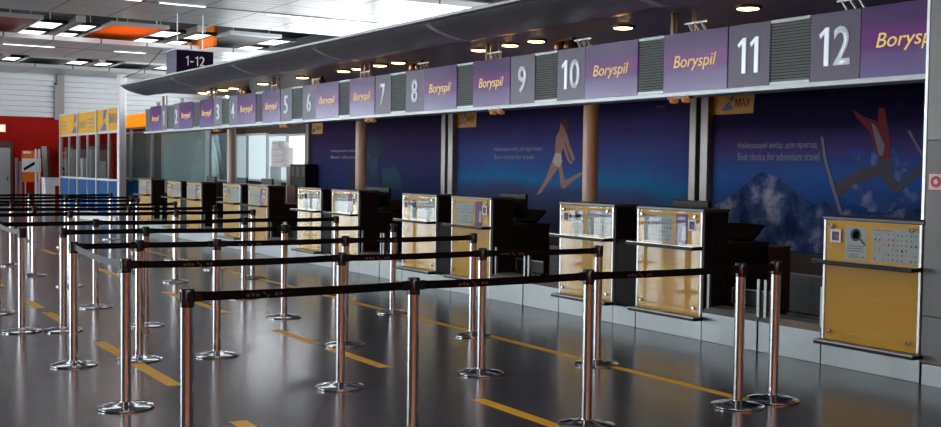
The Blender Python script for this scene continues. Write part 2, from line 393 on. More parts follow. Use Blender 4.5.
# front facade: tall glazing with mullions, west part only
mb = MB(); mb.box(-24.5, -19.0, YF-0.2, YF, 0, 5.9); mb.box(-12.0, XR, YF-0.2, YF, 0, 5.9); mb.box(-19.0, -12.0, YF-0.2, YF, 4.3, 5.9); mb.box(-19.0, -12.0, YF-0.2, YF, 0, 0.12); mb.box(-78, -24.5, YF-0.2, YF, 4.3, 5.9); mb.box(-78, -24.5, YF-0.2, YF, 0, 0.12)
for x in (-31, -42.2, -46.6, -53.5, -60.5, -70): mb.box(x-0.35 if x != -42.2 else x-3.2, x+0.35, YF-0.2, YF, 0, 4.3)
struct(mb, 'wall_front', 'greywall')
for a, c in ((-70, -60.85), (-60.15, -53.85), (-53.15, -46.95), (-42.0, -31.35), (-30.65, -24.5), (-19.0, -12.0)):
    f = MB(); n = max(2, int(round((c-a)/1.8)))
    for i in range(n+1):
        x = a+(c-a)*i/n; f.box(x-0.05, x+0.05, YF-0.12, YF-0.03, 0.12, 4.3)
    f.box(a, c, YF-0.12, YF-0.03, 2.5, 2.58)
    fo = struct(f, 'window_%d' % nwin, 'shade_grey'); nwin += 1
    g = MB(); g.box(a, c, YF-0.2, YF-0.13, 0.12, 4.3); g.build('pane', 'daylight' if c < -20 else 'daylight_near', fo)
# end walls
mb = MB(); mb.box(XR, XR+0.2, YF, YB+2.7, 0, 5.9); struct(mb, 'wall_east', 'warmwall')
mb = MB(); mb.box(-78.2, -78, YF, YB+2.7, 0, 5.9); struct(mb, 'wall_hall_end', 'greywall')
mb = MB(); mb.box(XL-0.15, XL, 5.2, YB+2.6, 0, 3.27); struct(mb, 'wall_west', 'redwall')
# white corrugated sheeting above the red wall
mb = MB(); prof = []
zz = 3.27; i = 0
pitch = 0.19
pts = []
while zz < ZC-0.02:
    pts += [(XL-0.06, zz), (XL+0.05, zz+0.012), (XL+0.05, zz+pitch*0.74), (XL-0.06, zz+pitch*0.78)]; zz += pitch
pts = [(XL-0.15, 3.27)] + pts[::1] + [(XL-0.06, ZC), (XL-0.15, ZC)]
for y0, y1 in ((5.2, 8.52), (8.86, YB+2.6)):
    mb.prism([(x, y0, z) for x, z in pts][::-1], (0, y1-y0, 0))
struct(mb, 'wall_corrugated', 'corrugated')
mb = MB(); mb.box(XL-0.1, XL+0.16, 8.52, 8.62, 3.2, 4.45); mb.box(XL-0.1, XL+0.12, 8.62, 8.86, 3.2, ZC); struct(mb, 'trim_1', 'post')
# soffit and canopy
CX0, CX1 = -25.6, 0.5
mb = MB(); mb.box(CX0, CX1, 7.42, YB, 3.28, 3.34); soffit_o = struct(mb, 'ceiling_soffit', 'soffit')
prof = [(6.60, 3.43), (6.57, 3.415), (6.575, 3.39), (6.62, 3.375), (6.64, 3.355), (6.70, 3.32), (6.80, 3.28), (6.95, 3.238), (7.1, 3.21), (7.2, 3.203), (7.55, 3.258), (7.55, 3.34), (7.42, 3.36), (7.2, 3.44), (6.9, 3.465)]
def sweep(mbx, prof, x0, x1): mbx.prism([(x0, y, z) for y, z in prof], (x1-x0, 0, 0))
mb = MB(); sweep(mb, prof, CX0, CX1)
canopy = mb.build('ceiling_canopy', 'canopy'); canopy['kind'] = 'structure'
under = prof[4:10]
for x in (-21.95, -18.43, -15.01, -11.65, -8.05, -4.4):
    s = MB(); w = 0.11
    q = [(y-0.004, z-0.004) for y, z in under] + [(y+0.01, z+0.01) for y, z in under[::-1]]
    sweep(s, q, x-w/2, x+w/2); s.build('canopy_strip', 'canopyrib', canopy)
s = MB(); s.box(CX0, CX1, 6.565, 6.574, 3.393, 3.413); s.build('canopy_lip', 'canopyrib', canopy)
# round columns in front of the back wall
for i, x in enumerate((-27.5, -20.0, -12.6, -5.1)):
    mb = MB(); mb.cyl((x, 9.9, 0), 0.112, 3.28, 32); o = mb.build('column', 'column', smooth=True); o['kind'] = 'structure'
# right-hand clad wall
PX = -5.405
mb = MB(); mb.box(PX, 0.5, 7.54, 7.95, 1.9, ZC); wr = struct(mb, 'wall_right', 'pillar')
mb = MB(); mb.box(PX, 0.5, 7.543, 7.95, 0.535, 1.893); mb.build('cladding_panel', 'pillar_dark', wr)
mb = MB(); mb.box(PX, 0.5, 7.543, 7.95, 0.165, 0.528); mb.build('cladding_panel', 'pillar_dark', wr)
mb = MB(); mb.box(PX-0.03, PX-0.005, 7.535, 7.62, 1.28, 3.6); mb.build('edge_trim', 'aluminium', wr)
mb = MB(); mb.box(PX+0.02, 0.5, 7.53, 7.95, 0, 0.16); struct(mb, 'baseboard_right', 'brushed')
t = thing('fire_alarm_sign', 'white square sign with red ring on the grey wall at right', 'sign', (-5.32, 7.54, 1.575))
mb = MB(); mb.box(-5.385, -5.245, 7.535, 7.54, 1.507, 1.645); mb.build('backing', 'white', t)
mb = MB(); ring = [(0.045, -0.0), (0.045, -0.004), (0.02, -0.004), (0.02, 0.0)]
mb.lathe((-5.313, 7.535, 1.576), ring, 28, 'y'); mb.build('red_ring', 'ink_red', t)
mb = MB(); mb.lathe((-5.313, 7.5305, 1.576), [(0.019, 0), (0.019, -0.001)], 20, 'y'); mb.build('ring_centre', 'white', t)
mb = MB()
for a, c, d, e in ((-5.385, -5.245, 1.507, 1.515), (-5.385, -5.245, 1.637, 1.645), (-5.385, -5.377, 1.515, 1.637), (-5.253, -5.245, 1.515, 1.637)): mb.box(a, c, 7.533, 7.535, d, e)
mb.build('red_border', 'ink_red', t)

# ------------------------------------------------------------------ slots in the ceiling: tiles, lamps, skylights
def slot(xa, xb, tag_txt, y_list, grp):
    for j, yy in enumerate(y_list):
        pass
TCOL = ['grey_tile', 'orange_tile', 'grey_tile', 'red_tile', 'orange_tile', 'grey_tile', 'orange_tile']
TNAME = {'grey_tile': 'dark grey', 'orange_tile': 'orange', 'red_tile': 'dull red'}
z5 = 5.1
def near_far(s): return s
nS = 0
for gi, (xa, xb, where) in enumerate(((-32.6, -28.2, 'nearer ceiling slot'), (-43.0, -38.6, 'farther ceiling slot'))):
    for k, y0 in enumerate((4.0, 7.05, 10.1)):
        colr = ('red_tile', 'orange_tile', 'grey_tile')[k] if gi == 0 else 'grey_tile'
        pos = ('left end', 'middle', 'right end')[k]
        t = thing('ceiling_tile', '%s panel hung in the %s, %s' % (TNAME[colr], where, pos), 'ceiling panel', ((xa+xb)/2, y0+0.7, z5), None)
        mb = MB(); mb.box(xa+0.85, xb, y0, y0+1.4, z5, z5+0.04, 0.008); mb.build('panel', colr, t)
        if colr == 'orange_tile':  # unseen roof pane added so the translucent panel glows from behind
            f = MB(); f.box(xa+2.3, xb+0.2, y0, y0+1.4, 5.68, 5.74); fo = struct(f, 'window_%d' % nwin, 'void'); nwin += 1
            g = MB(); g.box(xa+2.4, xb+0.1, y0+0.1, y0+1.3, 5.66, 5.68); g.build('pane', 'tile_glow_pane', fo)
        mb = MB(); mb.box(xa+0.85, xb, y0-0.03, y0, z5-0.02, z5+0.06); mb.box(xa+0.85, xb, y0+1.4, y0+1.43, z5-0.02, z5+0.06); mb.box(xb-0.02, xb+0.05, y0-0.03, y0+1.43, z5-0.03, z5+0.07)
        mb.build('frame', 'silverframe', t)
        mb = MB()
        for xx in (xa+1.3, xb-0.3):
            for yy in (y0+0.2, y0+1.2): mb.tube((xx, yy, z5+0.04), (xx, yy, 5.75), 0.012, 6)
        mb.build('hanger_rods', 'silverframe', t)
    if gi == 0:
        t = thing('ceiling_tile', 'narrow orange panel hung beside the dark grey one in the nearer ceiling slot', 'ceiling panel', (-30, 9.9, z5))
        mb = MB(); mb.box(-31.5, -29.2, 10.0, 10.08, z5-0.24, z5+0.3, 0.005); mb.build('panel', 'orange_tile', t)
        mb = MB(); mb.box(-31.5, -29.2, 9.98, 10.1, z5+0.3, z5+0.34); mb.build('frame', 'silverframe', t)
    for k, y0 in enumerate((6.2, 9.22)):
        pos = ('left', 'right')[k]
        t = thing('ceiling_light', 'long boxed lamp with pale end cap in the %s, %s one of two' % (where, pos), 'light', ((xa+xb)/2, y0+0.1, z5), 'boxed lamps in the ceiling slots')
        mb = MB(); mb.box(xa, xb, y0, y0+0.2, z5-0.02, z5+0.14, 0.01); mb.build('housing', 'beam', t)
        mb = MB(); mb.box(xb, xb+0.04, y0-0.01, y0+0.21, z5-0.03, z5+0.15, 0.01); mb.build('end_cap', 'cream', t)
        mb = MB(); mb.tube((xb-0.1, y0+0.1, z5+0.14), (xb-0.1, y0+0.1, 5.75), 0.012, 6); mb.tube((xa+0.8, y0+0.1, z5+0.14), (xa+0.8, y0+0.1, 5.75), 0.012, 6); mb.build('hanger_rods', 'silverframe', t)
    for k, (ya, yb) in enumerate(((5.5, 6.12), (6.48, 6.95), (8.55, 9.16), (9.52, 10.0), (11.6, 12.3))):
        for r, (a, c) in enumerate(((xb-2.4, xb-0.95), (xa+0.05, xa+1.4))):
            f = MB()
            f.box(a-0.05, c+0.05, ya-0.05, ya, z5+0.02, z5+0.1); f.box(a-0.05, c+0.05, yb, yb+0.05, z5+0.02, z5+0.1)
            f.box(a-0.05, a, ya, yb, z5+0.02, z5+0.1); f.box(c, c+0.05, ya, yb, z5+0.02, z5+0.1)
            fo = struct(f, 'window_%d' % nwin, 'void'); nwin += 1
            g = MB(); g.box(a, c, ya, yb, z5+0.05, z5+0.08); g.build('pane', 'skylight', fo)
# unseen skylights added to light the floor from above; end row washes east wall
for a, c in ((-18.2, -15.1), (-7.9, -4.7), (-50.4, -47.2), (5.2, 8.2)):
    for ya in (-9.0, -5.5, -2.0, 1.5, 5.0):
        f = MB(); f.box(a-0.08, c+0.08, ya-0.08, ya, 5.1, 5.2); f.box(a-0.08, c+0.08, ya+2.6, ya+2.68, 5.1, 5.2); f.box(a-0.08, a, ya, ya+2.6, 5.1, 5.2); f.box(c, c+0.08, ya, ya+2.6, 5.1, 5.2)
        fo = struct(f, 'window_%d' % nwin, 'void'); nwin += 1
        g = MB(); g.box(a, c, ya, ya+2.6, 5.13, 5.17); g.build('pane', 'fill_skylight' if a < 0 else 'wall_wash_skylight', fo)
# linear lamps let into the ceiling bands
for k, (x, ya, yb, lab) in enumerate(((-21.9, 5.25, 6.05, 'thin white strip lamp in the near ceiling band, left of three'), (-21.95, 6.4, 7.35, 'thin white strip lamp in the near ceiling band, middle of three'), (-22.2, 8.75, 10.2, 'thin white strip lamp in the near ceiling band, right of three'),
        (-32.2, 5.15, 6.5, 'thin white strip lamp in the second ceiling band, left of three'), (-32.2, 8.1, 9.0, 'thin white strip lamp in the second ceiling band, middle of three'), (-32.2, 9.6, 10.4, 'thin white strip lamp in the second ceiling band, right of three'))):
    t = thing('strip_light', lab, 'light', (x, (ya+yb)/2, ZC), 'strip lamps in the ceiling')
    mb = MB(); mb.box(x-0.07, x+0.07, ya, yb, ZC-0.012, ZC+0.01); mb.build('housing', 'aluminium', t)
    mb = MB(); mb.box(x-0.05, x+0.05, ya+0.02, yb-0.02, ZC-0.02, ZC-0.012); mb.build('diffuser', 'tube', t)
mb = MB()
for x in (-22.05, -32.2, -42.2): mb.box(x-0.03, x+0.03, 3.0, YB+2.4, ZC-0.006, ZC+0.002)
struct(mb, 'trim_2', 'shade_grey')

# ------------------------------------------------------------------ hanging 1-12 sign
SX = -23.0
t = thing('hanging_sign', 'dark purple box sign reading 1-12 hung from the ceiling above the canopy', 'sign', (SX, 7.47, 3.7))
sxl = SX-0.72
mb = MB(); mb.box(sxl, SX, 7.08, 7.87, 3.45, 4.03, 0.006); body = mb.build('sign_box', 'sign112', t)
mb = MB(); mb.box(sxl-0.02, SX+0.02, 7.06, 7.89, 4.03, 4.06); mb.build('top_cap', 'white', t)
mb = MB(); mb.box(sxl+0.01, SX-0.01, 7.072, 7.08, 3.46, 4.02); mb.build('end_face', 'sign112side', t)
one_px = [(0.0, 0.83), (0.30, 1.0), (0.36, 1.0), (0.36, 0.0), (0.24, 0.0), (0.24, 0.84), (0.04, 0.73)]
def plus_x_poly(q, y0, z0, h):
    mb = MB(); mb.prism([(SX, y0+a*h*0.8, z0+b_*h) for a, b_ in q], (0.006, 0, 0)); return mb
LB, LH = 3.715, 0.2
plus_x_poly(one_px, 7.27, LB, LH).build('digit', 'white', t); plus_x_poly(one_px, 7.475, LB, LH).build('digit', 'white', t)
mb = MB(); mb.box(SX, SX+0.006, 7.365, 7.435, LB+0.07, LB+0.095); mb.build('dash', 'white', t)
text('digit', '2', 7.565, 7.68, LB, LB+LH, SX, 'white', t, ext=0.006, face='+x')
text('end_lettering', '1-12', sxl+0.14, SX-0.12, 3.66, 3.86, 7.072, 'ink_grey', t, ext=0.005)
mb = MB()
for yy in (7.2, 7.75): mb.tube((SX-0.36, yy, 4.06), (SX-0.36, yy, ZC), 0.012, 8)
mb.build('hanger_rods', 'silverframe', t)

# ------------------------------------------------------------------ counter signs
YS = 7.77
def xs(u): return at(u, 110, 'y', YS).x
RZ0, RZ1 = 2.385, 2.432
units = [  # n, left px, split px, right px
    (1, 150.5, 161, 167), (2, 173.5, 179.5, 193), (3, 200, 214, 222), (4, 229, 237.5, 256), (5, 262.8, 280.5, 292), (6, 302.5, 316, 339),
    (7, 349.8, 375, 391), (8, 405.5, 424, 456.8), (9, 473, 510, 534.5), (10, 556.7, 584.5, 637.5), (11, 663, 727, 769), (12, 808.6, 859, 960)]
def one_glyph(x0, x1, z0, z1, y, name, material, parent, ext):
    h = z1-z0; w = h*0.14
    P = lambda q: [(x1-w-0.22*h+a*h, y, z0+b_*h) for a, b_ in q]
    mb = MB(); mb.prism([(x1-w, y, z0), (x1, y, z0), (x1, y, z1), (x1-w*0.75, y, z1), (x0, y, z1-0.17*h), (x0+0.035*h, y, z1-0.27*h), (x1-w, y, z1-0.15*h)], (0, -ext, 0)); return mb.build(name, material, parent)
def numeral(body, xa, xb, z0, z1, y, parent, root):
    h = z1-z0; wid = {'1': 0.34, '7': 0.5, '0': 0.54}; gap = 0.13*h
    tw = sum(wid.get(ch, 0.51)*h for ch in body)+gap*(len(body)-1); x = (xa+xb)/2-tw/2
    for ch in body:
        w = wid.get(ch, 0.51)*h
        if ch == '1': one_glyph(x, x+w*0.9, z0, z1, y, 'digit', 'digit', parent, 0.012)
        else: text('digit', ch, x, x+w, z0, z1, y, 'digit', parent, ext=0.012, bold=0.012)
        x += w+gap
rail = thing('sign_rail', 'long pale rail carrying the row of purple counter signs', 'rail', (xs(500), YS, 2.4))
mb = MB(); mb.box(xs(146), 0.0, YS-0.06, YS+0.2, RZ0, RZ1, 0.006); mb.build('rail_bar', 'rail', rail)
for x, lb in ((-26.8, 'number 1'), (-23.3, 'number 3'), (-19.76, 'number 5'), (-16.0, 'number 7'), (-12.3, 'number 9'), (-8.72, 'number 11')):
    t = thing('sign_hanger', 'thick and thin hanger tubes from soffit to sign row above %s' % lb, 'hanger', (x, YS+0.16, 3.28), 'hanger tubes of the sign row')
    mb = MB(); mb.tube((x, YS+0.16, RZ1), (x, YS+0.16, 3.28), 0.04, 12); mb.build('hanger_tube', 'hanger', t, smooth=True)
    mb = MB(); mb.tube((x+0.3, YS+0.15, RZ1), (x+0.3, YS+0.15, 3.28), 0.022, 10); mb.build('hanger_tube', 'hanger', t, smooth=True)
for n, ul, us, ur in units:
    a, s, c = xs(ul), xs(us), xs(ur)
    odd = n % 2
    t = thing('counter_sign', 'purple sign panel with white number %d and a yellow word' % n, 'sign', ((a+c)/2, YS, RZ1), 'number signs above the counters')
    if n == 1:
        mb = MB(); mb.box(xs(146), xs(150.5), YS-0.01, YS+0.1, RZ1+0.002, 2.99); mb.build('end_plate', 'shade_grey', t)
    na, nc = (a, s) if odd else (s, c)
    ga, gc = (s, c) if odd else (a, s)
    mb = MB(); mb.box(na+0.006, nc-0.004, YS-0.008, YS+0.1, RZ1+0.002, 3.03, 0.003); np_ = mb.build('name_panel', 'namepanel', t)
    mb = MB(); mb.box(ga+0.004, gc-0.006, YS, YS+0.1, RZ1+0.002, 3.03, 0.003); gp = mb.build('number_panel', 'numpanel', t)
    w = nc-na
    text('lettering', 'Boryspil', na+w*0.17, nc-w*0.17, 2.64, 2.80, YS-0.008, 'wordyellow', np_, shear=0.22, ext=0.003)
    w = gc-ga
    numeral(str(n), ga, gc, 2.565, 2.9, YS, gp, t)
    mb = MB()
    for kk in range(3): mb.tube((a+0.35+kk*0.09, YS+0.08, 3.02), (a+0.27+kk*0.09, YS+0.08, 3.13), 0.013, 6)
    mb.tube((a+0.22, YS+0.08, 3.13), (a+0.52, YS+0.08, 3.13), 0.012, 6)
    mb.build('tie_rods', 'aluminium', t)
# louvred infill between the signs
for i in range(len(units)-1):
    a, c = xs(units[i][3]), xs(units[i+1][1])
    t = thing('louvre_panel', 'grey slatted panel between the number %d and number %d signs' % (units[i][0], units[i+1][0]), 'louvre', ((a+c)/2, YS, RZ1), 'louvres between the signs')
    mb = MB(); mb.box(a+0.002, c-0.002, YS-0.004, YS+0.05, 3.0, 3.03); mb.build('frame_bar', 'rail', t)
    mb = MB(); mb.box(a+0.002, c-0.002, YS-0.004, YS+0.05, RZ1, RZ1+0.03); mb.build('frame_bar', 'rail', t)
    mb = MB(); z = RZ1+0.035
    while z < 2.985:
        mb.prism([(a+0.004, YS+0.018, z), (a+0.004, YS+0.022, z-0.001), (a+0.004, YS+0.002, z+0.018), (a+0.004, YS-0.002, z+0.018)], (c-a-0.008, 0, 0)); z += 0.028
    so_ = mb.build('slats', 'louvre', t)
    mb = MB(); mb.box(a+0.002, c-0.002, YS+0.06, YS+0.07, RZ1+0.03, 3.0); mb.build('back_plate', 'shade_grey', t)

# small fixtures under the rail, the amber reflections on them painted as glow
proto = None
labs = ['number 1 and 2', 'number 3 and 4', 'number 5 and 6', 'number 7 and 8', 'number 9 and 10']
for x, lb in zip((-22.47, -18.84, -15.38, -11.82, -8.44), ('number 3', 'number 5', 'number 7', 'number 9', 'number 11')):
    lab = 'small double fixture with amber reflection under the sign rail below %s' % lb
    if proto is None:
        proto = thing('rail_fixture', lab, 'light', (x, YS, RZ0), 'amber fixtures under the rail')
        for dx in (-0.09, 0.09):
            mb = MB(); mb.lathe((x+dx, YS, RZ0-0.075), [(0.02, 0.01), (0.045, 0.02), (0.05, 0.05), (0.03, 0.075)], 16); mb.build('fixture_head', 'amber', proto, True)
        mb = MB(); mb.box(x-0.16, x+0.16, YS-0.03, YS+0.03, RZ0-0.02, RZ0); mb.build('bracket', 'spot', proto)
    else: dup(proto, (x, YS, RZ0), lab)

# downlights in the soffit
DL = [(-7.955, 'number 11'), (-9.88, 'number 11 and 10'), (-11.59, ''), (-12.19, ''), (-12.95, ''), (-15.3, ''), (-15.92, ''), (-16.7, ''), (-17.27, ''), (-19.02, ''), (-20.99, ''), (-22.67, ''), (-23.33, ''), (-24.05, ''), (-24.67, '')]
ordn = ['first', 'second', 'third', 'fourth', 'fifth', 'sixth', 'seventh', 'eighth', 'ninth', 'tenth', 'eleventh', 'twelfth', 'thirteenth', 'fourteenth', 'fifteenth']
proto = None
for i, (x, _) in enumerate(DL):
    lab = 'round warm downlight in the soffit, %s from the right' % ordn[i]
    if proto is None:
        proto = thing('downlight', lab, 'light', (x, 8.2, 3.28), 'warm downlights in the soffit')
        mb = MB(); mb.lathe((x, 8.2, 3.255), [(0.11, 0.0), (0.135, 0.0), (0.14, 0.012), (0.14, 0.025)], 28); mb.build('trim_ring', 'spot', proto, True)
        mb = MB(); mb.lathe((x, 8.2, 3.244), [(0.06, 0.0), (0.1, 0.006), (0.11, 0.012)], 28); mb.build('lens', 'lens', proto, True)
    else: dup(proto, (x, 8.2, 3.28), lab)
for x, _ in DL:
    ld = bpy.data.lights.new('downlight_lamp', 'SPOT'); ld.energy = 9.0; ld.color = (1, 0.58, 0.25); ld.shadow_soft_size = 0.06; ld.spot_size = 3.05; ld.spot_blend = 0.3
    lo = bpy.data.objects.new('downlight_lamp', ld); COL.objects.link(lo); lo.location = (x, 8.2, 3.235)
# brown ball spots in pairs
proto = None
for x, lb in ((-11.25, 'above number 9'), (-15.08, 'above number 7'), (-18.78, 'above number 5'), (-22.55, 'above number 3')):
    lab = 'pair of small brown ball spotlights under the soffit %s' % lb
    if proto is None:
        proto = thing('ball_spotlights', lab, 'light', (x, 8.42, 3.28), 'ball spotlights')
        mb = MB(); mb.box(x-0.16, x+0.16, 8.39, 8.45, 3.25, 3.28); mb.build('bracket', 'spot', proto)
        for dx in (-0.1, 0.1):
            mb = MB(); mb.lathe((x+dx, 8.42, 3.17), [(0.09*math.sin(a), -0.09*math.cos(a)) for a in [PI*(k+0.4)/12.8 for k in range(13)]], 20); mb.build('ball', 'spot', proto, True)
    else: dup(proto, (x, 8.42, 3.28), lab)
# shallow bulkheads hanging below the soffit behind the signs
for x0, x1, y0, y1, z0, lab in ((-13.6, -10.9, 9.3, 9.5, 3.16, 'grey panel hanging below the soffit behind number 10'), (-17.6, -15.4, 9.3, 9.5, 3.18, 'grey panel hanging below the soffit behind number 8')):
    mb = MB(); mb.box(x0, x1, y0, y1, z0, 3.28, 0.01); mb.build('soffit_bulkhead', 'greywall', soffit_o)

# ================================================================== CHECK-IN COUNTERS
PW = 0.95
def panel_left(n): return -8.79-1.8675*(11-n) if n % 2 else -10.17+3.76-1.8775*(12-n)+0.036
YP = 7.54
def notice_single(t, a, c):
    mb = MB(); mb.box(a, c, YP+0.004, YP+0.006, 0.92, 1.19); s = mb.build('notice', 'paper', t); s['label'] = 'white paper notice with a magnifying glass'
    w = c-a; cx = a+w*0.5
    mb = MB(); mb.lathe((cx, YP+0.004, 1.125), [(w*0.25, 0), (w*0.25, -0.001), (w*0.16, -0.001), (w*0.16, 0)], 20, 'y')
    mb.prism([(cx+w*0.15, YP+0.004, 1.09), (cx+w*0.2, YP+0.004, 1.105), (cx+w*0.47, YP+0.004, 1.05), (cx+w*0.42, YP+0.004, 1.035)], (0, -0.001, 0))
    mb.build('magnifier_print', 'ink_blue', s)
    mb = MB()
    for k in range(3): mb.box(a+w*0.12, c-w*0.12, YP+0.003, YP+0.004, 1.035-0.02*k-0.008, 1.035-0.02*k)
    for k in range(3): mb.box(a+w*0.2, c-w*0.35, YP+0.003, YP+0.004, 0.965-0.013*k-0.006, 0.965-0.013*k)
    mb.box(c-w*0.22, c-w*0.1, YP+0.003, YP+0.004, 0.935, 0.95)
    mb.build('text_lines', 'ink_grey', s)
def notice_double(t, a, c):
    rnd = random.Random(7)
    mb = MB(); mb.box(a, (a+c)/2-0.002, YP+0.004, YP+0.006, 0.92, 1.19); mb.box((a+c)/2+0.002, c, YP+0.004, YP+0.006, 0.92, 1.19); s = mb.build('notice', 'paper', t); s['label'] = 'white double notice with rows of small pictures'
    mbs = {k: MB() for k in ('ink_teal', 'ink_grey', 'ink_red', 'ink_blue', 'ink_green')}
    keys = list(mbs)
    for r in range(6):
        z = 1.15-r*0.04
        for k in range(10):
            if rnd.random() < 0.32: continue
            x = a+(c-a)*(0.06+0.094*k); w = 0.006+rnd.random()*0.01; h = 0.008+rnd.random()*0.014
            mbs[keys[rnd.choice((0, 0, 1, 1, 2, 3, 3, 4))]].box(x, x+w, YP+0.003, YP+0.004, z-h, z)
    mbs['ink_red'].box(a+(c-a)*0.05, a+(c-a)*0.42, YP+0.003, YP+0.004, 1.172, 1.178)
    for k in keys: mbs[k].build('picture_print', k, s)
def sticker(t, x):
    mb = MB(); mb.box(x-0.055, x+0.055, YP-0.014, YP-0.0125, 1.05, 1.16); s = mb.build('sticker', 'white', t); s['label'] = 'small white square sticker with dark blue and red mark'
    mb = MB(); mb.box(x-0.035, x+0.035, YP-0.0155, YP-0.014, 1.068, 1.142); mb.build('sticker_mark', 'ink_blue', s)
    mb = MB(); mb.lathe((x+0.015, YP-0.0155, 1.097), [(0.018, 0), (0.018, -0.001)], 14, 'y'); mb.build('sticker_dot', 'ink_red', s)
def counter(n):
    a = panel_left(n); c = a+PW
    where = {12: 'rightmost of the row', 1: 'farthest of the row'}.get(n, 'under the number %d sign' % n)
    t = thing('check_in_counter', 'dark check-in counter with yellow front board, %s' % where, 'counter', (a+PW/2, YP+0.2, 0), 'check-in counters')
    mb = MB(); mb.box(a+0.0, c+0.012, YP+0.03, YP+0.335, 0.2, 1.237, 0.004); mb.build('cabinet', 'darkwood', t)
    mb = MB(); mb.box(a-0.01, c+0.025, YP-0.01, YP+0.345, 1.238, 1.268, 0.005); mb.build('top_slab', 'topslab', t)
    mb = MB(); mb.box(a+0.02, c-0.02, YP+0.006, YP+0.03, 0.215, 1.236); mb.build('front_board', 'yellow', t)
    for q in (a, c-0.02):
        mb = MB(); mb.box(q, q+0.02, YP-0.004, YP+0.03, 0.2, 1.237); mb.build('edge_strip', 'aluminium', t)
    if n % 2 == 0:
        notice_single(t, a+0.215, a+0.43); notice_double(t, a+0.485, a+0.93); sticker(t, a+0.13)
    else:
        notice_double(t, a+0.09, a+0.53)
        mb = MB(); mb.box(a+0.57, a+0.74, YP+0.004, YP+0.006, 0.9, 1.21); s = mb.build('purple_notice', 'purplepaper', t); s['label'] = 'purple paper notice'
        mb = MB(); mb.box(a+0.665, a+0.725, YP+0.003, YP+0.004, 0.95, 1.09); mb.build('pale_inset', 'paper', s)
        sticker(t, a+0.82)
    mb = MB(); mb.box(a+0.022, c-0.022, YP-0.012, YP-0.006, 0.235, 1.23); mb.build('glass_sheet', 'panelglass', t)
    for sx, sz in ((a+0.085, 1.19), (c-0.085, 1.19), (a+0.085, 0.30), (c-0.085, 0.30)):
        mb = MB(); mb.lathe((sx, YP+0.006, sz), [(0.012, 0), (0.012, -0.018), (0.018, -0.02), (0.018, -0.03), (0.014, -0.034)], 14, 'y'); mb.build('standoff_bolt', 'steel', t, True)
    mb = MB(); mb.box(a+0.0, c+0.03, YP-0.16, YP-0.015, 0.872, 0.905, 0.006); mb.build('bag_shelf', 'black', t)
    mb = MB(); mb.box(a+0.004, c+0.026, YP-0.15, YP-0.016, 0.905, 0.908); mb.build('shelf_plate', 'steel', t)
    mb = MB(); mb.box(a+0.03, c+0.05, YP-0.14, YP-0.012, 0.195, 0.222, 0.004); mb.build('bumper_bar', 'black', t)
    mb = MB(); mb.box(a+0.03, c+0.05, YP-0.144, YP-0.03, 0.222, 0.232); mb.build('bumper_plate', 'brushed', t)
    mb = MB(); mb.box(a-0.002, c+0.012, YP, YP+0.3, 0, 0.195, 0.003); mb.build('kick_plate', 'brushed', t)
    # staff desk behind
    t = thing('staff_desk', 'low dark staff desk behind the counter %s' % ('under number %d' % n if n not in (1, 12) else where), 'desk', (a+PW/2, YP+0.6, 0), 'staff desks behind the counters')
    mb = MB(); mb.box(a+0.02, c+0.01, YP+0.347, YP+0.9, 0.0, 0.9, 0.004); mb.build('pedestal', 'darkwood', t)
    mb = MB(); mb.box(a, c+0.012, YP+0.347, YP+0.91, 0.9, 0.93, 0.004); mb.build('desk_top', 'darkwood', t)
    return a, c
edges = {}
for n in range(12, 0, -1): edges[n] = counter(n)

# baggage bays between the counter pairs, dark filler inside the pairs
def bay(x0, x1, lab, panel):
    t = thing('baggage_scale', lab, 'conveyor', ((x0+x1)/2, YP+0.2, 0), 'baggage scales between the counters')
    mb = MB(); mb.box(x0+0.005, x1-0.005, YP-0.002, YP+0.3, 0, 0.275, 0.003)
    mb.build('kick_plate', 'brushed', t)
    mb = MB(); mb.prism([(x0+0.005, YP-0.002, 0.277), (x0+0.005, YP+0.06, 0.325), (x0+0.005, YP+0.3, 0.325), (x0+0.005, YP+0.3, 0.277)], (x1-x0-0.01, 0, 0)); mb.build('sill', 'post', t)
    mb = MB(); mb.box(x0+0.06, x1-0.06, YP+0.302, YP+0.42, 0.3, 0.36, 0.01); mb.build('belt', 'black', t)
    for xx in (x0+0.02, x1-0.055):
        mb = MB(); mb.box(xx, xx+0.035, YP+0.04, YP+0.07, 0.3, 0.655, 0.003); mb.build('guide_post', 'brushed', t)
    mb = MB(); mb.box(x0+0.06, x1-0.06, YP+0.34, YP+0.36, 0.36, 0.70 if panel else 0.50); mb.build('rear_panel', 'black', t)
    if panel:
        mb = MB(); mb.box(x0+0.06, x1-0.06, YP+0.33, YP+0.37, 0.70, 0.715); mb.build('panel_edge', 'brown', t)
    else:
        mb = MB(); mb.box(x0+0.06, x1-0.06, YP+0.333, YP+0.345, 0.50, 0.51); mb.box(x0+0.06, x0+0.075, YP+0.333, YP+0.345, 0.36, 0.50); mb.build('panel_edge', 'post', t)
for n in range(1, 12, 2):
    x0, x1 = edges[n][1]+0.015, edges[n+1][0]-0.005
    mid = (x0+x1)/2
    bay(x0, mid-0.005, 'low steel fronted baggage scale just right of the counter under number %d' % n, False)
    bay(mid+0.005, x1, 'low steel fronted baggage scale just left of the counter under number %d' % (n+1), True)
for n in range(2, 12, 2):
    x0, x1 = edges[n][1]+0.016, edges[n+1][0]-0.012
    t = thing('filler_unit', 'dark recessed filler unit between the counters under numbers %d and %d' % (n, n+1), 'cabinet', ((x0+x1)/2, YP+0.2, 0), 'filler units between counters')
    mb = MB(); mb.box(x0, x1, YP+0.02, YP+0.32, 0.197, 0.9); mb.build('panel', 'darkwood', t)
    mb = MB(); mb.box(x0, x1, YP+0.0, YP+0.3, 0, 0.195, 0.003); mb.build('kick_plate', 'brushed', t)

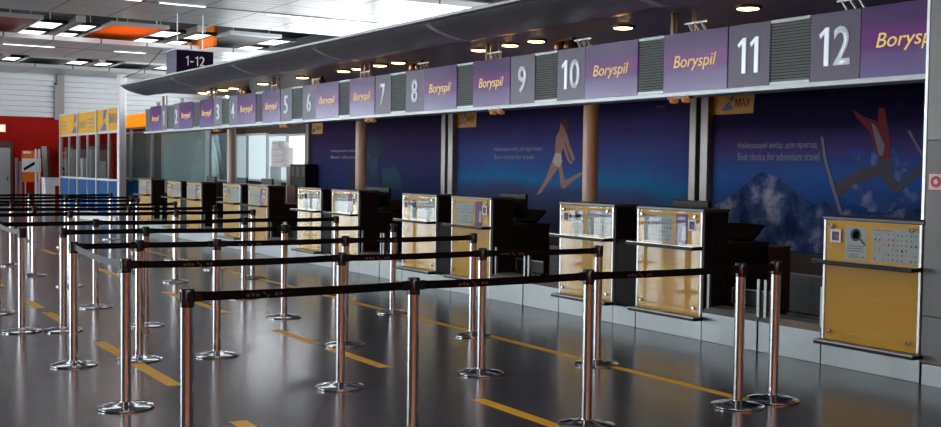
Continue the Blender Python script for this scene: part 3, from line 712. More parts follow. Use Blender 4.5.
# screens and furniture behind the counters
def monitor(x0, x1, y, z0, z1, lab, zdesk=0.93, group='monitors on the desks'):
    t = thing('monitor', lab, 'monitor', ((x0+x1)/2, y, zdesk), group); cx = (x0+x1)/2
    mb = MB(); mb.box(x0, x1, y-0.02, y+0.02, z0, z1, 0.008); s = mb.build('screen_shell', 'black', t)
    mb = MB(); mb.box(x0+0.015, x1-0.015, y+0.02, y+0.022, z0+0.015, z1-0.015); mb.build('screen', 'topslab', s)
    mb = MB(); mb.box(cx-0.03, cx+0.03, y-0.045, y-0.02, zdesk+0.015, z0+0.15); mb.build('neck', 'black', t)
    mb = MB(); mb.box(cx-0.11, cx+0.11, y-0.1, y+0.09, zdesk, zdesk+0.016, 0.004); mb.build('foot', 'black', t)
Ym = 8.15
def mx2(n): return edges[n][0]
def mon_px(u0, u1, n, ztop, zbot=1.0):
    a, c = at(u0, 190, 'y', Ym).x, at(u1, 190, 'y', Ym).x
    monitor(a, c, Ym, zbot, ztop, 'black monitor seen above the counter under number %d' % n)
mon_px(146, 152.5, 1, 1.29); mon_px(207, 216, 3, 1.375); mon_px(237, 247, 4, 1.375); mon_px(262, 273, 5, 1.375)
mon_px(366, 390, 7, 1.31); mon_px(501, 527, 9, 1.31); mon_px(674, 710, 11, 1.325)
for u0, u1, lab in ((146, 152.5, 'dark narrow side desk left of the counter under number 1'), (237, 247, 'dark narrow side desk left of the counter under number 4')):
    a, c = at(u0, 190, 'y', Ym).x, at(u1, 190, 'y', Ym).x
    if u0 > 200: c = min(c, edges[4][0]-0.02)
    t = thing('side_desk', lab, 'desk', ((a+c)/2, Ym, 0), 'side desks')
    mb = MB(); mb.box(a-0.1, c+0.1 if u0 < 200 else c, Ym-0.13, Ym+0.25, 0.9, 0.93, 0.004); mb.build('desk_top', 'darkwood', t)
    mb = MB(); mb.box(a-0.05, c-0.02, Ym-0.12, Ym+0.2, 0.0, 0.9); mb.build('pedestal', 'darkwood', t)
for n in (7, 9, 11):
    x = edges[n][1]-0.5; y0 = 8.24
    t = thing('tilted_screen', 'black tilted screen on the low desk beside the counter under number %d' % n, 'screen', (x+0.25, y0+0.15, 0.93), 'tilted screens on the low desks')
    mb = MB(); mb.prism([(x, y0+0.0, 0.96), (x+0.47, y0+0.0, 0.96), (x+0.47, y0+0.16, 1.105), (x, y0+0.16, 1.105)], (0, 0.02, -0.02)); mb.build('screen_shell', 'mattblack', t)
    mb = MB(); mb.box(x+0.18, x+0.3, y0+0.03, y0+0.16, 0.93, 0.99); mb.build('stand', 'black', t)
for x, y, w, h, lab in ((-8.25, 8.46, 0.42, 0.86, 'brown laminate pedestal behind the desk under number 11'),):
    t = thing('pedestal_cabinet', lab, 'cabinet', (x, y+0.15, 0))
    mb = MB(); mb.box(x, x+w, y, y+0.3, 0.0, h, 0.005); mb.build('body', 'brown', t)
    mb = MB(); mb.box(x-0.005, x+w+0.005, y-0.005, y+0.305, h, h+0.02); mb.build('top', 'brown', t)
def office_chair(x, y, lab):
    t = thing('office_chair', lab, 'chair', (x, y, 0), 'office chairs behind the counters')
    mb = MB(); mb.box(x-0.24, x+0.24, y-0.06, y+0.04, 0.62, 1.22, 0.05); mb.build('backrest', 'chair', t, True)
    mb = MB(); mb.box(x-0.25, x+0.25, y+0.02, y+0.5, 0.44, 0.53, 0.03); mb.build('seat', 'chair', t, True)
    for s in (-1, 1):
        mb = MB(); mb.box(x+s*0.28-0.025, x+s*0.28+0.025, y+0.06, y+0.4, 0.68, 0.72, 0.015); mb.tube((x+s*0.28, y+0.22, 0.5), (x+s*0.28, y+0.22, 0.69), 0.016); mb.build('armrest', 'black', t)
    mb = MB(); mb.cyl((x, y+0.26, 0.1), 0.03, 0.36, 12)
    for k in range(5):
        a = 2*PI*k/5; mb.tube((x, y+0.26, 0.11), (x+0.28*math.cos(a), y+0.26+0.28*math.sin(a), 0.06), 0.02, 8)
    mb.build('star_base', 'black', t)
    mb = MB()
    for k in range(5):
        a = 2*PI*k/5; mb.lathe((x+0.28*math.cos(a)-0.02, y+0.26+0.28*math.sin(a), 0.032), [(0.03, 0), (0.03, 0.04)], 10, 'x')
    mb.build('castors', 'black', t)
office_chair(at(214, 185, 'y', 9.15).x, 9.15, 'brown leather office chair left of the counter under number 4')
office_chair(at(293, 188, 'y', 9.4).x, 9.4, 'brown leather office chair left of the counter under number 6')
office_chair(at(166, 184, 'y', 9.0).x, 9.0, 'brown leather office chair left of the counter under number 2')

# ================================================================== BACK WALL: posters, posts, windows
YW = YB
def poster_mat(nm, z0, z1, stops, noise, ns): return ramp_mat(nm, z0, z1, stops, 0.45, noise, ns)
M['poster_a'] = ramp_mat('navy_poster_print', 0, 2.5, [(0, (0.01, 0.04, 0.13)), (0.4, (0.03, 0.035, 0.12)), (0.7, (0.045, 0.028, 0.09)), (1, (0.02, 0.02, 0.07))], 0.8, 0.25, 0.7, spec=0.06)
M['poster_b'] = ramp_mat('blue_beach_poster_print', 0, 2.5, [(0, (0.04, 0.05, 0.14)), (0.27, (0.06, 0.09, 0.22)), (0.35, (0.02, 0.17, 0.42)), (0.46, (0.045, 0.1, 0.32)), (0.58, (0.06, 0.07, 0.25)), (0.7, (0.06, 0.055, 0.2)), (1, (0.03, 0.018, 0.07))], 0.8, 0.3, 0.55, spec=0.06)
M['poster_c'] = ramp_mat('navy_mountain_poster_print', 0, 2.5, [(0, (0.03, 0.05, 0.18)), (0.2, (0.02, 0.07, 0.26)), (0.42, (0.04, 0.12, 0.42)), (0.56, (0.075, 0.06, 0.22)), (0.7, (0.02, 0.016, 0.06)), (1, (0.012, 0.01, 0.035))], 0.8, 0.16, 0.7, spec=0.06)
# mountain print: rock and snow
def mountain_mat():
    mt, nt, b = new_mat('printed_snowy_rock'); N, L = nt.nodes, nt.links
    tc = N.new('ShaderNodeTexCoord'); nz = N.new('ShaderNodeTexNoise'); nz.inputs['Scale'].default_value = 2.2; nz.inputs['Detail'].default_value = 8; nz.inputs['Roughness'].default_value = 0.65
    L.new(tc.outputs['Object'], nz.inputs['Vector'])
    cr = N.new('ShaderNodeValToRGB'); e = cr.color_ramp.elements
    e[0].position = 0.38; e[0].color = (0.012, 0.03, 0.1, 1); e[1].position = 0.66; e[1].color = (0.36, 0.39, 0.55, 1)
    x = e.new(0.52); x.color = (0.05, 0.09, 0.24, 1)
    L.new(nz.outputs['Fac'], cr.inputs[0]); L.new(cr.outputs[0], b.inputs['Base Color']); b.inputs['Roughness'].default_value = 0.8; b.inputs['Specular IOR Level'].default_value = 0.06
    return mt
M['mountain'] = mountain_mat()
def snow_mat():
    mt, nt, b = new_mat('printed_snow_spray'); N, L = nt.nodes, nt.links
    tc = N.new('ShaderNodeTexCoord'); nz = N.new('ShaderNodeTexNoise'); nz.inputs['Scale'].default_value = 4; nz.inputs['Detail'].default_value = 8
    L.new(tc.outputs['Object'], nz.inputs['Vector'])
    cr = N.new('ShaderNodeValToRGB'); e = cr.color_ramp.elements
    e[0].position = 0.5; e[0].color = (0.045, 0.1, 0.36, 1); e[1].position = 0.7; e[1].color = (0.28, 0.33, 0.55, 1)
    L.new(nz.outputs['Fac'], cr.inputs[0]); L.new(cr.outputs[0], b.inputs['Base Color']); b.inputs['Roughness'].default_value = 0.8; b.inputs['Specular IOR Level'].default_value = 0.06
    return mt
M['snow'] = snow_mat()
PZ0, PZ1 = 0.55, 3.05
def poster(u0, u1, material, lab, x1=None):
    a = at(u0, 150, 'y', YW-0.03).x; c = at(u1, 150, 'y', YW-0.03).x if x1 is None else x1
    t = thing('wall_poster', lab, 'poster', ((a+c)/2, YW-0.03, PZ0), 'large wall posters')
    mb = MB(); mb.box(a, c, YW-0.03, YW-0.002, PZ0, PZ1); mb.build('print_sheet', material, t)
    return t
YPr = YW-0.031
p1 = poster(311, 441, 'poster_a', 'dark navy poster beside the windows, behind the counters under numbers 6 and 7')
p2 = poster(455, 689.5, 'poster_b', 'blue poster of a running woman, behind the counters under numbers 9 to 11')
p3 = poster(709, 0, 'poster_c', 'navy poster of a leaping skier over snowy mountains, next to the grey wall', x1=-4.6)
def part_px(name, pts, material, parent, lift=0):
    return px_poly(pts, YPr-0.002*lift).build(name, material, parent)
# poster three: mountains, spray, skier, words, tag
mtn = [(709, 256), (709, 208), (716, 204), (724, 200), (731, 196), (738, 190), (744, 186), (750, 180), (757, 174), (763, 172), (770, 175), (776, 177), (782, 178), (788, 184), (794, 190), (800, 196), (808, 201), (816, 206), (824, 200), (833, 206), (842, 211), (852, 208), (864, 214), (880, 216), (895, 211), (910, 206), (924, 210), (935, 214), (935, 268), (820, 262)]
zmin = PZ0+0.02
def clampz(pts, Y):
    out = []
    for u, v in pts:
        p = at(u, v, 'y', Y); p.z = max(p.z, zmin); p.x = min(p.x, -4.65); out.append(p)
    return out
mb = MB(); mb.prism(clampz(mtn, YPr), (0, -0.002, 0)); mb.build('printed_mountains', 'mountain', p3)
for lay_, (cx_, cy_, rx, ry) in enumerate(((888, 165, 24, 18), (860, 192, 22, 15), (858, 154, 8, 6), (912, 197, 15, 10), (880, 205, 16, 8))):
    pts = []
    for k in range(34):
        a = 2*PI*k/34; q = 0.72+0.38*random.random()
        pts.append((min(924, cx_+rx*q*math.cos(a)), cy_+ry*q*math.sin(a)))
    part_px('printed_snow_spray', pts, 'snow', p3, 1+lay_*0.15)
S = lambda q: [(820+x/3.416, 90+y/3.416) for x, y in q]
part_px('printed_skier_jacket', S([(108, 62), (150, 92), (178, 100), (198, 110), (200, 60), (222, 62), (232, 120), (240, 165), (242, 228), (204, 236), (190, 200), (170, 140), (128, 98)]), 'printred', p3, 2)
part_px('printed_skier_scarf', S([(176, 112), (192, 125), (222, 190), (214, 226), (202, 222), (188, 165)]), 'printgrey', p3, 3)
part_px('printed_skier_trousers', S([(204, 236), (242, 228), (250, 300), (266, 318), (345, 255), (350, 282), (268, 350), (245, 346), (206, 292), (110, 326), (72, 366), (52, 352), (58, 318), (130, 274), (188, 262)]), 'printdark', p3, 2)
part_px('printed_ski', S([(3, 158), (11, 162), (24, 240), (44, 310), (78, 425), (68, 425), (32, 310), (14, 240)]), 'printgrey', p3, 3)
part_px('printed_ski', S([(299, 140), (308, 138), (352, 218), (352, 234)]), 'printgrey', p3, 3)
def words_px(body, u0, u1, v0, v1, parent, material='wordgrey', **k):
    a, c = at(u0, v1, 'y', YPr), at(u1, v0, 'y', YPr)
    zb = at((u0+u1)/2, v1, 'y', YPr).z; zt = at((u0+u1)/2, v0, 'y', YPr).z
    return text('lettering', body, a.x, c.x, zb, zt, YPr-0.002, material, parent, ext=0.002, **k)
words_px('Найкращий вибір для пригод', 738, 817, 142, 149.5, p3)
words_px('Best choice for adventure travel', 738, 819.5, 152.5, 160.5, p3)
words_px('Найкращий вибір для відпочинку', 494.5, 542.5, 146.5, 151.8, p2)
words_px('Best choice for travel', 494.5, 533.5, 154.5, 159.2, p2)
def tag_px(u0, u1, v0, v1, parent, letters=True):
    a, c = at(u0, v1, 'y', YPr), at(u1, v0, 'y', YPr); w = c.x-a.x; zt, zb = at((u0+u1)/2, v0, 'y', YPr).z, at((u0+u1)/2, v1, 'y', YPr).z; h = zt-zb
    mb = MB(); mb.prism([(a.x, YPr, zb), (c.x-w*0.03, YPr, zb), (c.x, YPr, zt), (a.x, YPr, zt)], (0, -0.003, 0)); g = mb.build('logo_tag', 'tag', parent)
    y = YPr-0.003
    E = lambda q: [(a.x+w*s, y, zb+h*r) for s, r in q]
    mb = MB(); mb.prism(E([(0.24, 0.2), (0.5, 0.2), (0.52, 0.34), (0.46, 0.42), (0.45, 0.62), (0.36, 0.52), (0.32, 0.36)]), (0, -0.001, 0)); mb.prism(E([(0.43, 0.66), (0.47, 0.86), (0.54, 0.88), (0.52, 0.7), (0.47, 0.6)]), (0, -0.001, 0))
    mb.build('logo_bird', 'logoblue', g)
    if letters: text('logo_letters', 'МАУ', a.x+w*0.57, a.x+w*0.9, zb+h*0.33, zb+h*0.72, y, 'printnavy', g, ext=0.001, bold=0.01)
tag_px(711, 755, 93, 114, p3)
tag_px(454, 477, 111, 127.5, p2)
tag_px(308.5, 323, 123, 134, p1)
words_px('www.', 656, 666, 105.5, 108, p2); mb = MB()
a, c = at(669, 108, 'y', YPr), at(687, 105, 'y', YPr)
# poster two: runner
W = lambda q: [(540+x/5.02, 115+y/5.02) for x, y in q]
part_px('printed_woman_body', W([(104, 40), (122, 46), (124, 66), (132, 92), (128, 130), (108, 192), (112, 240), (112, 258), (124, 330), (180, 300), (206, 286), (217, 290), (214, 300), (178, 322), (122, 371), (106, 362), (94, 264), (46, 332), (6, 392), (-16, 402), (-10, 386), (28, 322), (60, 236), (76, 190), (80, 110), (98, 78)]), 'skin', p2, 1)
part_px('printed_woman_arm', W([(118, 88), (134, 90), (150, 150), (176, 218), (168, 234), (160, 222), (134, 160)]), 'skin', p2, 2)
part_px('printed_woman_arm', W([(104, 100), (118, 110), (130, 160), (150, 222), (166, 240), (152, 246), (138, 226), (112, 150)]), 'skin', p2, 2)
part_px('printed_woman_suit', W([(78, 190), (106, 192), (112, 232), (98, 262), (74, 252), (64, 234)]), 'printwhite', p2, 3)
part_px('printed_woman_hair', W([(102, 22), (118, 10), (136, 18), (146, 44), (142, 78), (134, 92), (128, 70), (116, 56), (106, 40)]), 'hair', p2, 3)
wave = [(560, 196)]
# poster one: shapes
part_px('printed_figure', [(366, 150), (370, 139), (375, 137), (378, 142), (380, 152), (377, 168), (381, 188), (368, 188)], 'printteal', p1, 1)
part_px('printed_dark_shape', [(369, 140), (374, 136), (379, 140), (377, 148), (381, 150), (380, 157), (373, 158), (368, 152)], 'printnavy', p1, 2)
part_px('printed_dark_shape', [(379, 143), (384, 142), (384, 157), (379, 157)], 'printnavy', p1, 2)
part_px('printed_dark_shape', [(368, 160), (372, 178), (378, 166), (381, 178), (376, 186), (366, 186)], 'printnavy', p1, 2)
part_px('printed_teal_shape', [(382, 170), (396, 166), (402, 180), (402, 190), (382, 190)], 'printteal', p1, 1)
part_px('printed_dark_shape', [(347, 178), (351, 162), (355, 176), (355, 190), (347, 190)], 'printnavy', p1, 1)
words_px('Найкращий вибір', 331, 356, 149.5, 152.5, p1); words_px('Best choice', 331, 356, 155.5, 158.5, p1)
# posts between the posters (pairs)
for u0, lab in ((441.8, 'between the navy poster and the blue beach poster'), (689.8, 'between the blue beach poster and the skier poster')):
    x0 = at(u0, 150, 'y', YW-0.12).x; x1 = at(u0+(11.4 if u0 < 600 else 18.5), 150, 'y', YW-0.12).x
    t = thing('wall_posts', 'pair of tall grey metal posts %s' % lab, 'post', ((x0+x1)/2, YW-0.1, 0), 'metal posts between posters')
    w = x1-x0
    mb = MB(); mb.box(x0, x0+w*0.36, YW-0.14, YW-0.004, 0.3, 3.27, 0.01); mb.build('post', 'post', t)
    mb = MB(); mb.box(x1-w*0.4, x1, YW-0.14, YW-0.004, 0.3, 3.27, 0.01); mb.build('post', 'post', t)
    mb = MB(); mb.box(x0+w*0.36, x1-w*0.4, YW-0.05, YW-0.004, 0.3, 3.27); mb.build('gap_strip', 'black', t)
x0 = at(306.3, 150, 'y', YW-0.1).x
mb = MB(); mb.box(x0, x0+0.16, YW-0.12, YW-0.004, 0.3, 3.0, 0.01); tag(mb.build('wall_posts', 'post'), 'single brownish post at the right end of the lit windows', 'post')
# curtain folds at left of poster one
# windows behind the far counters
def back_win(u0, u1, material, z0, z1, YW=YB):
    global nwin
    a, c = at(u0, 150, 'y', YW-0.06).x, at(u1, 150, 'y', YW-0.06).x
    f = MB(); f.box(a, a+0.1, YW-0.08, YW-0.004, z0, z1); f.box(c-0.05, c, YW-0.08, YW-0.004, z0, z1); f.box(a, c, YW-0.08, YW-0.004, z0-0.06, z0); f.box(a, c, YW-0.08, YW-0.004, z1, z1+0.06)
    fo = struct(f, 'window_%d' % nwin, 'rail'); nwin += 1
    g = MB(); g.box(a+0.1, c-0.05, YW-0.05, YW-0.004, z0, z1); g.build('pane', material, fo)
    return a, c
back_win(124.5, 162.5, 'pane_grey', 1.15, 2.68, 10.5); back_win(162.5, 207.6, 'pane_teal', 1.15, 2.6, 10.5)
mb = MB(); mb.box(at(124.5, 150, 'y', 10.5).x, at(207.6, 150, 'y', 10.5).x, 10.5, 10.6, 0, 2.75); struct(mb, 'wall_partition', 'greywall')
mb = MB(); mb.box(at(124.5, 150, 'y', 10.5).x, at(207.6, 150, 'y', 10.5).x, 10.42, 10.5, 0, 1.08); struct(mb, 'baseboard_partition', 'wall')
back_win(235.8, 247.3, 'pane_a', 1.24, 2.5); back_win(247.6, 267.3, 'pane_b', 1.24, 2.5); wa = back_win(267.6, 287.3, 'pane_b', 1.25, 2.45); wb = back_win(287.6, 306, 'pane_c', 1.3, 2.43)
wc = back_win(208, 230, 'pane_c', 1.16, 2.55)
# curtain in the fourth bay
ca, cb = at(208.3, 150, 'y', YW-0.4).x, at(229.5, 150, 'y', YW-0.4).x
mb = MB(); nn = 72; rowsv = []
for i in range(nn+1):
    s = i/nn; x = ca+(cb-ca)*s; col_ = []
    for j in range(9):
        r = j/8; z = 2.54-1.36*r
        y = YW-0.4+0.12*math.sin((s*1.0-r*0.55*(1-0.5*s))*PI*9)+0.03*math.sin((s*2.3+r)*PI*9)
        col_.append(mb.bm.verts.new((x, y, z)))
    rowsv.append(col_)
for i in range(nn):
    for j in range(8): mb.bm.faces.new([rowsv[i][j], rowsv[i+1][j], rowsv[i+1][j+1], rowsv[i][j+1]])
cu = mb.build('window_curtain', 'curtain', smooth=True); tag(cu, 'pale teal crumpled curtain left of the brown column', 'curtain')
# cartons and dark shelf seen against the bright windows
zz = 1.62
wa = (at(269, 150, 'y', YW-0.4).x, at(287, 150, 'y', YW-0.4).x); wb = (at(288.5, 150, 'y', YW-0.4).x, at(306, 150, 'y', YW-0.4).x)
for k in range(4):
    a = wa[0]+0.12+(0.05 if k == 3 else 0); wd = 0.85 if k < 3 else 0.45
    t = thing('carton', 'white carton with pink lines before the bright window, %s of the stack' % ('lowest', 'second from the bottom', 'third from the bottom', 'small topmost')[k], 'box', (a+wd/2, YW-0.25, zz), 'cartons by the window')
    h = 0.17
    mb = MB(); mb.box(a, a+wd, YW-0.38, YW-0.1, zz, zz+h-0.004, 0.004); mb.build('box', 'carton', t)
    mb = MB(); mb.box(a+0.05, a+wd-0.05, YW-0.383, YW-0.38, zz+0.1, zz+0.12); mb.build('printed_band', 'pinkline', t)
    zz += h
mb = MB(); mb.box(wa[0]+0.08, wa[1], YW-0.4, YW-0.09, 1.59, 1.62); mb.box(wa[0]+0.08, wa[0]+0.12, YW-0.4, YW-0.09, 0.0, 1.59); mb.box(wa[1]-0.04, wa[1], YW-0.4, YW-0.09, 0.0, 1.59)
tag(mb.build('carton_rack', 'rail'), 'pale narrow rack under the stacked white cartons', 'rack')
t = thing('dark_shelf_unit', 'low black shelf standing before the brightest window', 'shelf', ((wb[0]+wb[1])/2, YW-0.3, 0))
mb = MB(); mb.box(wb[0]+0.12, wb[1]-0.04, YW-0.4, YW-0.1, 0.0, 1.68, 0.004); mb.build('carcass', 'black', t)
mb = MB(); w = wb[1]-wb[0]
for k in range(3): mb.box(wb[0]+0.2+k*w*0.3, wb[0]+0.2+k*w*0.3+w*0.16, YW-0.404, YW-0.4, 1.36, 1.62)
mb.build('shelf_contents', 'brown', t)

# ================================================================== LEFT: booth and clutter
YBo = 8.05
def bx(u): return at(u, 160, 'y', YBo).x
b0, b1, b2, b3, b4 = bx(61), bx(78.5), bx(97.5), bx(109), bx(120.5)
booth = thing('ticket_booth', 'glazed ticket booth with yellow lettered header and blue lower panels by the red wall', 'booth', ((b0+b4)/2, YBo, 0))
mb = MB()
for x in (b0, b1, b2, b4): mb.box(x-0.05, x+0.05, YBo-0.05, YBo+0.05, 0.1, 3.25)
for z in (1.16, 2.53, 3.22): mb.box(b0, b4, YBo-0.04, YBo+0.04, z-0.03, z+0.03)
mb.box(b0, b4, YBo-0.04, YBo+0.04, 0.1, 0.18)
mb.box(b3-0.025, b3+0.025, YBo-0.03, YBo+0.03, 0.1, 3.22); mb.box((b0+b1)/2-0.02, (b0+b1)/2+0.02, YBo-0.03, YBo+0.03, 0.1, 2.53); mb.box((b1+b2)/2-0.02, (b1+b2)/2+0.02, YBo-0.03, YBo+0.03, 0.1, 2.53)
mb.build('frame', 'silverframe', booth)
mb = MB(); mb.box(b4-0.0, b4+0.22, YBo-0.1, YBo+0.1, 0.0, 4.1, 0.02); mb.build('corner_mast', 'silverframe', booth)
for a, c in ((b0, b1), (b1, b2), (b2, b4)):
    mb = MB(); mb.box(a+0.05, c-0.05, YBo-0.02, YBo+0.02, 2.56, 3.19); h = mb.build('header_panel', 'boothyellow', booth)
    mb = MB(); mb.box(a+0.05, c-0.05, YBo-0.01, YBo+0.0, 1.19, 2.5); mb.build('window_pane', 'boothglass', booth)
y = YBo-0.021
def booth_logo(cx, w):
    mb = MB(); E = lambda q: [(cx+w*s, y, 2.56+0.63*r) for s, r in q]
    mb.prism(E([(-0.5, 0.04), (0.45, 0.04), (0.45, 0.24), (0.1, 0.45), (0.0, 0.3), (-0.2, 0.22)]), (0, -0.004, 0)); mb.prism(E([(-0.05, 0.45), (0.1, 0.6), (0.3, 0.55), (0.5, 0.98), (0.1, 0.98), (0.0, 0.7)]), (0, -0.004, 0))
    mb.build('logo_bird', 'logoblue', booth)
booth_logo(bx(75), 0.75); booth_logo(bx(104), 0.75)
text('logo_letters', 'МАУ', bx(110.3), bx(118.5), 2.78, 3.06, y, 'logoblue', booth, ext=0.004, bold=0.01)
text('logo_letters', 'МАУ', bx(80.6), bx(86.5), 2.72, 2.95, y, 'ink_grey', booth, ext=0.004, bold=0.005)
for u0, u1 in ((63, 67), (88, 95)):
    mb = MB()
    for k in range(3): mb.box(bx(u0), bx(u1), y-0.004, y, 2.72+0.11*k, 2.76+0.11*k)
    mb.build('header_text_lines', 'ink_grey', booth)
us = [61.5, 70, 79, 88, 97.5, 109, 120]
for k in range(6):
    a, c = bx(us[k]), bx(us[k+1])
    mb = MB(); mb.box(a+0.06, c-0.06, YBo-0.015, YBo+0.015, 0.18, 1.13); mb.build('lower_panel', 'boothblue', booth)
mb = MB(); mb.box(b4+0.0, b4+0.05, YBo+0.1, YBo+2.6, 0.0, 1.15); mb.build('side_panel', 'boothblue', booth)
mb = MB(); mb.box(b4+0.0, b4+0.05, YBo+0.1, YBo+2.6, 1.15, 2.6); mb.build('side_pane', 'boothglass', booth)
mb = MB(); mb.box(b4-0.02, b4+0.07, YBo+0.48, YBo+0.6, 0.0, 1.2); mb.build('side_post', 'rail', booth)
mb = MB(); mb.box(b0, b4, YBo+2.5, YBo+2.6, 0, 2.6); mb.build('rear_panel', 'lightgrey', booth)
# things seen through the booth windows
for k, (u, w, m_, z1) in enumerate(((66, 0.5, 'lightgrey', 2.2), (74, 0.5, 'lightgrey', 2.1), (84, 0.5, 'carton', 1.8), (93, 0.5, 'lightgrey', 2.2), (101, 0.45, 'carton', 1.7), (114, 0.5, 'redwall', 2.4))):
    x = max(at(u, 160, 'y', YBo+0.9).x, XL+0.4)
    mb = MB(); mb.box(x-w/2, x+w/2, YBo+0.8, YBo+1.0, 0.0, z1, 0.01); tag(mb.build('locker', m_), '%s upright locker inside the booth, %s from the left' % ({'lightgrey': 'grey', 'carton': 'white', 'redwall': 'red'}[m_], ordn[k]), 'locker', 'lockers in the booth')
# curved white step in front of the booth
mb = MB(); pts = []
xa, xb_ = bx(80), bx(121)
for k in range(13):
    s = k/12; pts.append((xa+(xb_-xa)*s, YBo-0.14-0.55*math.sin(PI*s)**0.7*(0.4+0.6*(1-s)), 0.0))
pts += [(xb_, YBo-0.12, 0.0), (xa, YBo-0.12, 0.0)]
mb.prism(pts, (0, 0, 0.14)); tag(mb.build('booth_step', 'white'), 'low curved white step at the foot of the booth', 'step')
# orange lintel and frame on the wall right of the mast
xo0, xo1 = at(125, 120, 'y', 9.6).x, at(148.5, 120, 'y', 9.6).x
t = thing('orange_fascia', 'bright orange fascia board between the booth mast and the sign row', 'fascia', ((xo0+xo1)/2, 9.6, 2.6))
zo0, zo1 = at(136, 127, 'y', 9.6).z, at(136, 114, 'y', 9.6).z
mb = MB(); mb.box(xo0, xo1, 9.6, 9.7, zo0, zo1, 0.01); mb.build('board', 'fascia', t)
mb = MB(); mb.box(xo0, xo1, 9.58, 9.72, zo0-0.06, zo0); mb.build('bottom_trim', 'silverframe', t)
mb = MB(); mb.box(xo0+0.1, xo0+0.2, 9.72, 9.8, 0, zo1); mb.box(xo1-0.2, xo1-0.1, 9.72, 9.8, 0, zo1); mb.build('posts', 'silverframe', t)
# door in the red wall
f = MB(); f.box(XL, XL+0.06, 5.5, 7.1, 2.17, 2.35); f.box(XL, XL+0.06, 7.02, 7.1, 0, 2.17); f.box(XL, XL+0.06, 5.5, 5.58, 0, 2.17)
fo = struct(f, 'door_1', 'brown')
g = MB(); g.box(XL, XL+0.05, 5.58, 7.02, 0, 2.14); g.build('door_leaf', 'lightgrey', fo)
g = MB(); g.box(XL+0.05, XL+0.1, 6.9, 6.93, 0.95, 1.1); g.build('door_handle', 'steel', fo)
def wy(u, X): return at(u, 165, 'x', X).y
XA = -41.6
t = thing('exit_sign', 'lit orange exit sign high on the red wall at the left edge', 'sign', (XL+0.06, wy(2, XL), 2.9))
y0, y1 = wy(-4, XL), wy(4.6, XL); zt, zb = at(2, 125.2, 'x', XL).z, at(2, 131.2, 'x', XL).z
mb = MB(); mb.box(XL, XL+0.05, y0-0.03, y1+0.03, zb-0.03, zt+0.03); mb.build('housing', 'white', t)
mb = MB(); mb.box(XL+0.05, XL+0.056, y0, y1, zb, zt); mb.build('lit_face', 'exitlit', t)
mb = MB(); mb.box(XL+0.056, XL+0.06, y0+(y1-y0)*0.55, y0+(y1-y0)*0.8, zb+0.05, zt-0.05); mb.build('lit_mark', 'exitmark', t)
t = thing('poster_stand', 'orange poster on a stand with a white box and black bar, before the red wall', 'stand', (XA, wy(32, XA), 0))
ya, yb = wy(22, XA), wy(41, XA); Zx = lambda v: at(32, v, 'x', XA).z
mb = MB(); mb.box(XA-0.03, XA, ya, yb, Zx(182), Zx(150.5)); mb.build('board', 'orange', t)
mb = MB(); mb.box(XA, XA+0.005, ya, yb, Zx(172), Zx(158.5)); mb.build('white_field', 'white', t)
mb = MB(); mb.prism([(XA+0.005, wy(24, XA), Zx(171)), (XA+0.005, wy(35, XA), Zx(164.5)), (XA+0.005, wy(34.5, XA), Zx(161.5)), (XA+0.005, wy(23.5, XA), Zx(168))], (0.004, 0, 0)); mb.build('black_bar', 'black', t)
mb = MB(); mb.box(XA, XA+0.004, ya+0.05, ya+0.3, Zx(153.5), Zx(151.5)); mb.build('small_title', 'white', t)
mb = MB(); mb.box(XA-0.06, XA-0.03, ya+0.1, ya+0.14, 0, Zx(151)); mb.box(XA-0.06, XA-0.03, yb-0.14, yb-0.1, 0, Zx(151)); mb.build('legs', 'silverframe', t)
XA2 = -41.3
for u, lab in ((35.8, 'left'), (39.2, 'right')):
    yy = wy(u, XA2)
    t = thing('white_pole', 'slim white pole standing before the orange poster, %s of two' % lab, 'pole', (XA2, yy, 0), 'white poles by the red wall')
    mb = MB(); mb.box(XA2-0.03, XA2+0.03, yy-0.03, yy+0.03, 0.03, at(38, 149, 'x', XA2).z); mb.build('shaft', 'rail', t)
    mb = MB(); mb.box(XA2-0.06, XA2+0.06, yy-0.055, yy+0.055, 0, 0.03); mb.build('foot', 'rail', t)
for u0, u1, uu0, uu1, v, mname, lab in ((45.5, 49.5, 41.5, 46.5, 146.5, 'lightgrey', 'broad pale grey board leaning on the red wall'), (50, 53, 47.5, 49, 149, 'brown', 'narrow dark brown board leaning on the red wall')):
    zt = at((uu0+uu1)/2, v, 'x', XL+0.1).z
    mb = MB(); mb.prism([(XL+0.55, wy(u0, XL+0.5), 0), (XL+0.55, wy(u1, XL+0.5), 0), (XL+0.06, wy(uu1, XL+0.1), zt), (XL+0.06, wy(uu0, XL+0.1), zt)], (0.05, 0, 0.006)); tag(mb.build('leaning_board', mname), lab, 'board', 'boards leaning on the red wall')
mb = MB(); yq = wy(15.7, XA); mb.box(XA-0.1, XA, yq, yq+0.07, 0, at(16, 158, 'x', XA).z); mb.box(XA-0.1, XA, yq+0.12, yq+0.22, 0, at(18, 161, 'x', XA).z); tag(mb.build('upright_frame', 'post'), 'narrow grey upright frame right of the grey door', 'frame')
XD = -40.4
t = thing('reception_desk', 'white desk with a red side panel beside the booth', 'desk', (XD, wy(53, XD), 0))
ya, yb, yc = wy(45, XD), wy(55, XD), wy(61, XD); zt = at(50, 178.5, 'x', XD).z
mb = MB(); mb.box(XD-0.6, XD, ya, yc, 0, zt, 0.01); mb.build('body', 'white', t)
mb = MB(); mb.box(XD, XD+0.01, yb, yc, 0, zt-0.25); mb.build('red_panel', 'redwall', t)
mb = MB(); mb.box(XD-0.62, XD+0.03, ya-0.02, yc+0.02, zt, zt+0.03); mb.build('top', 'white', t)
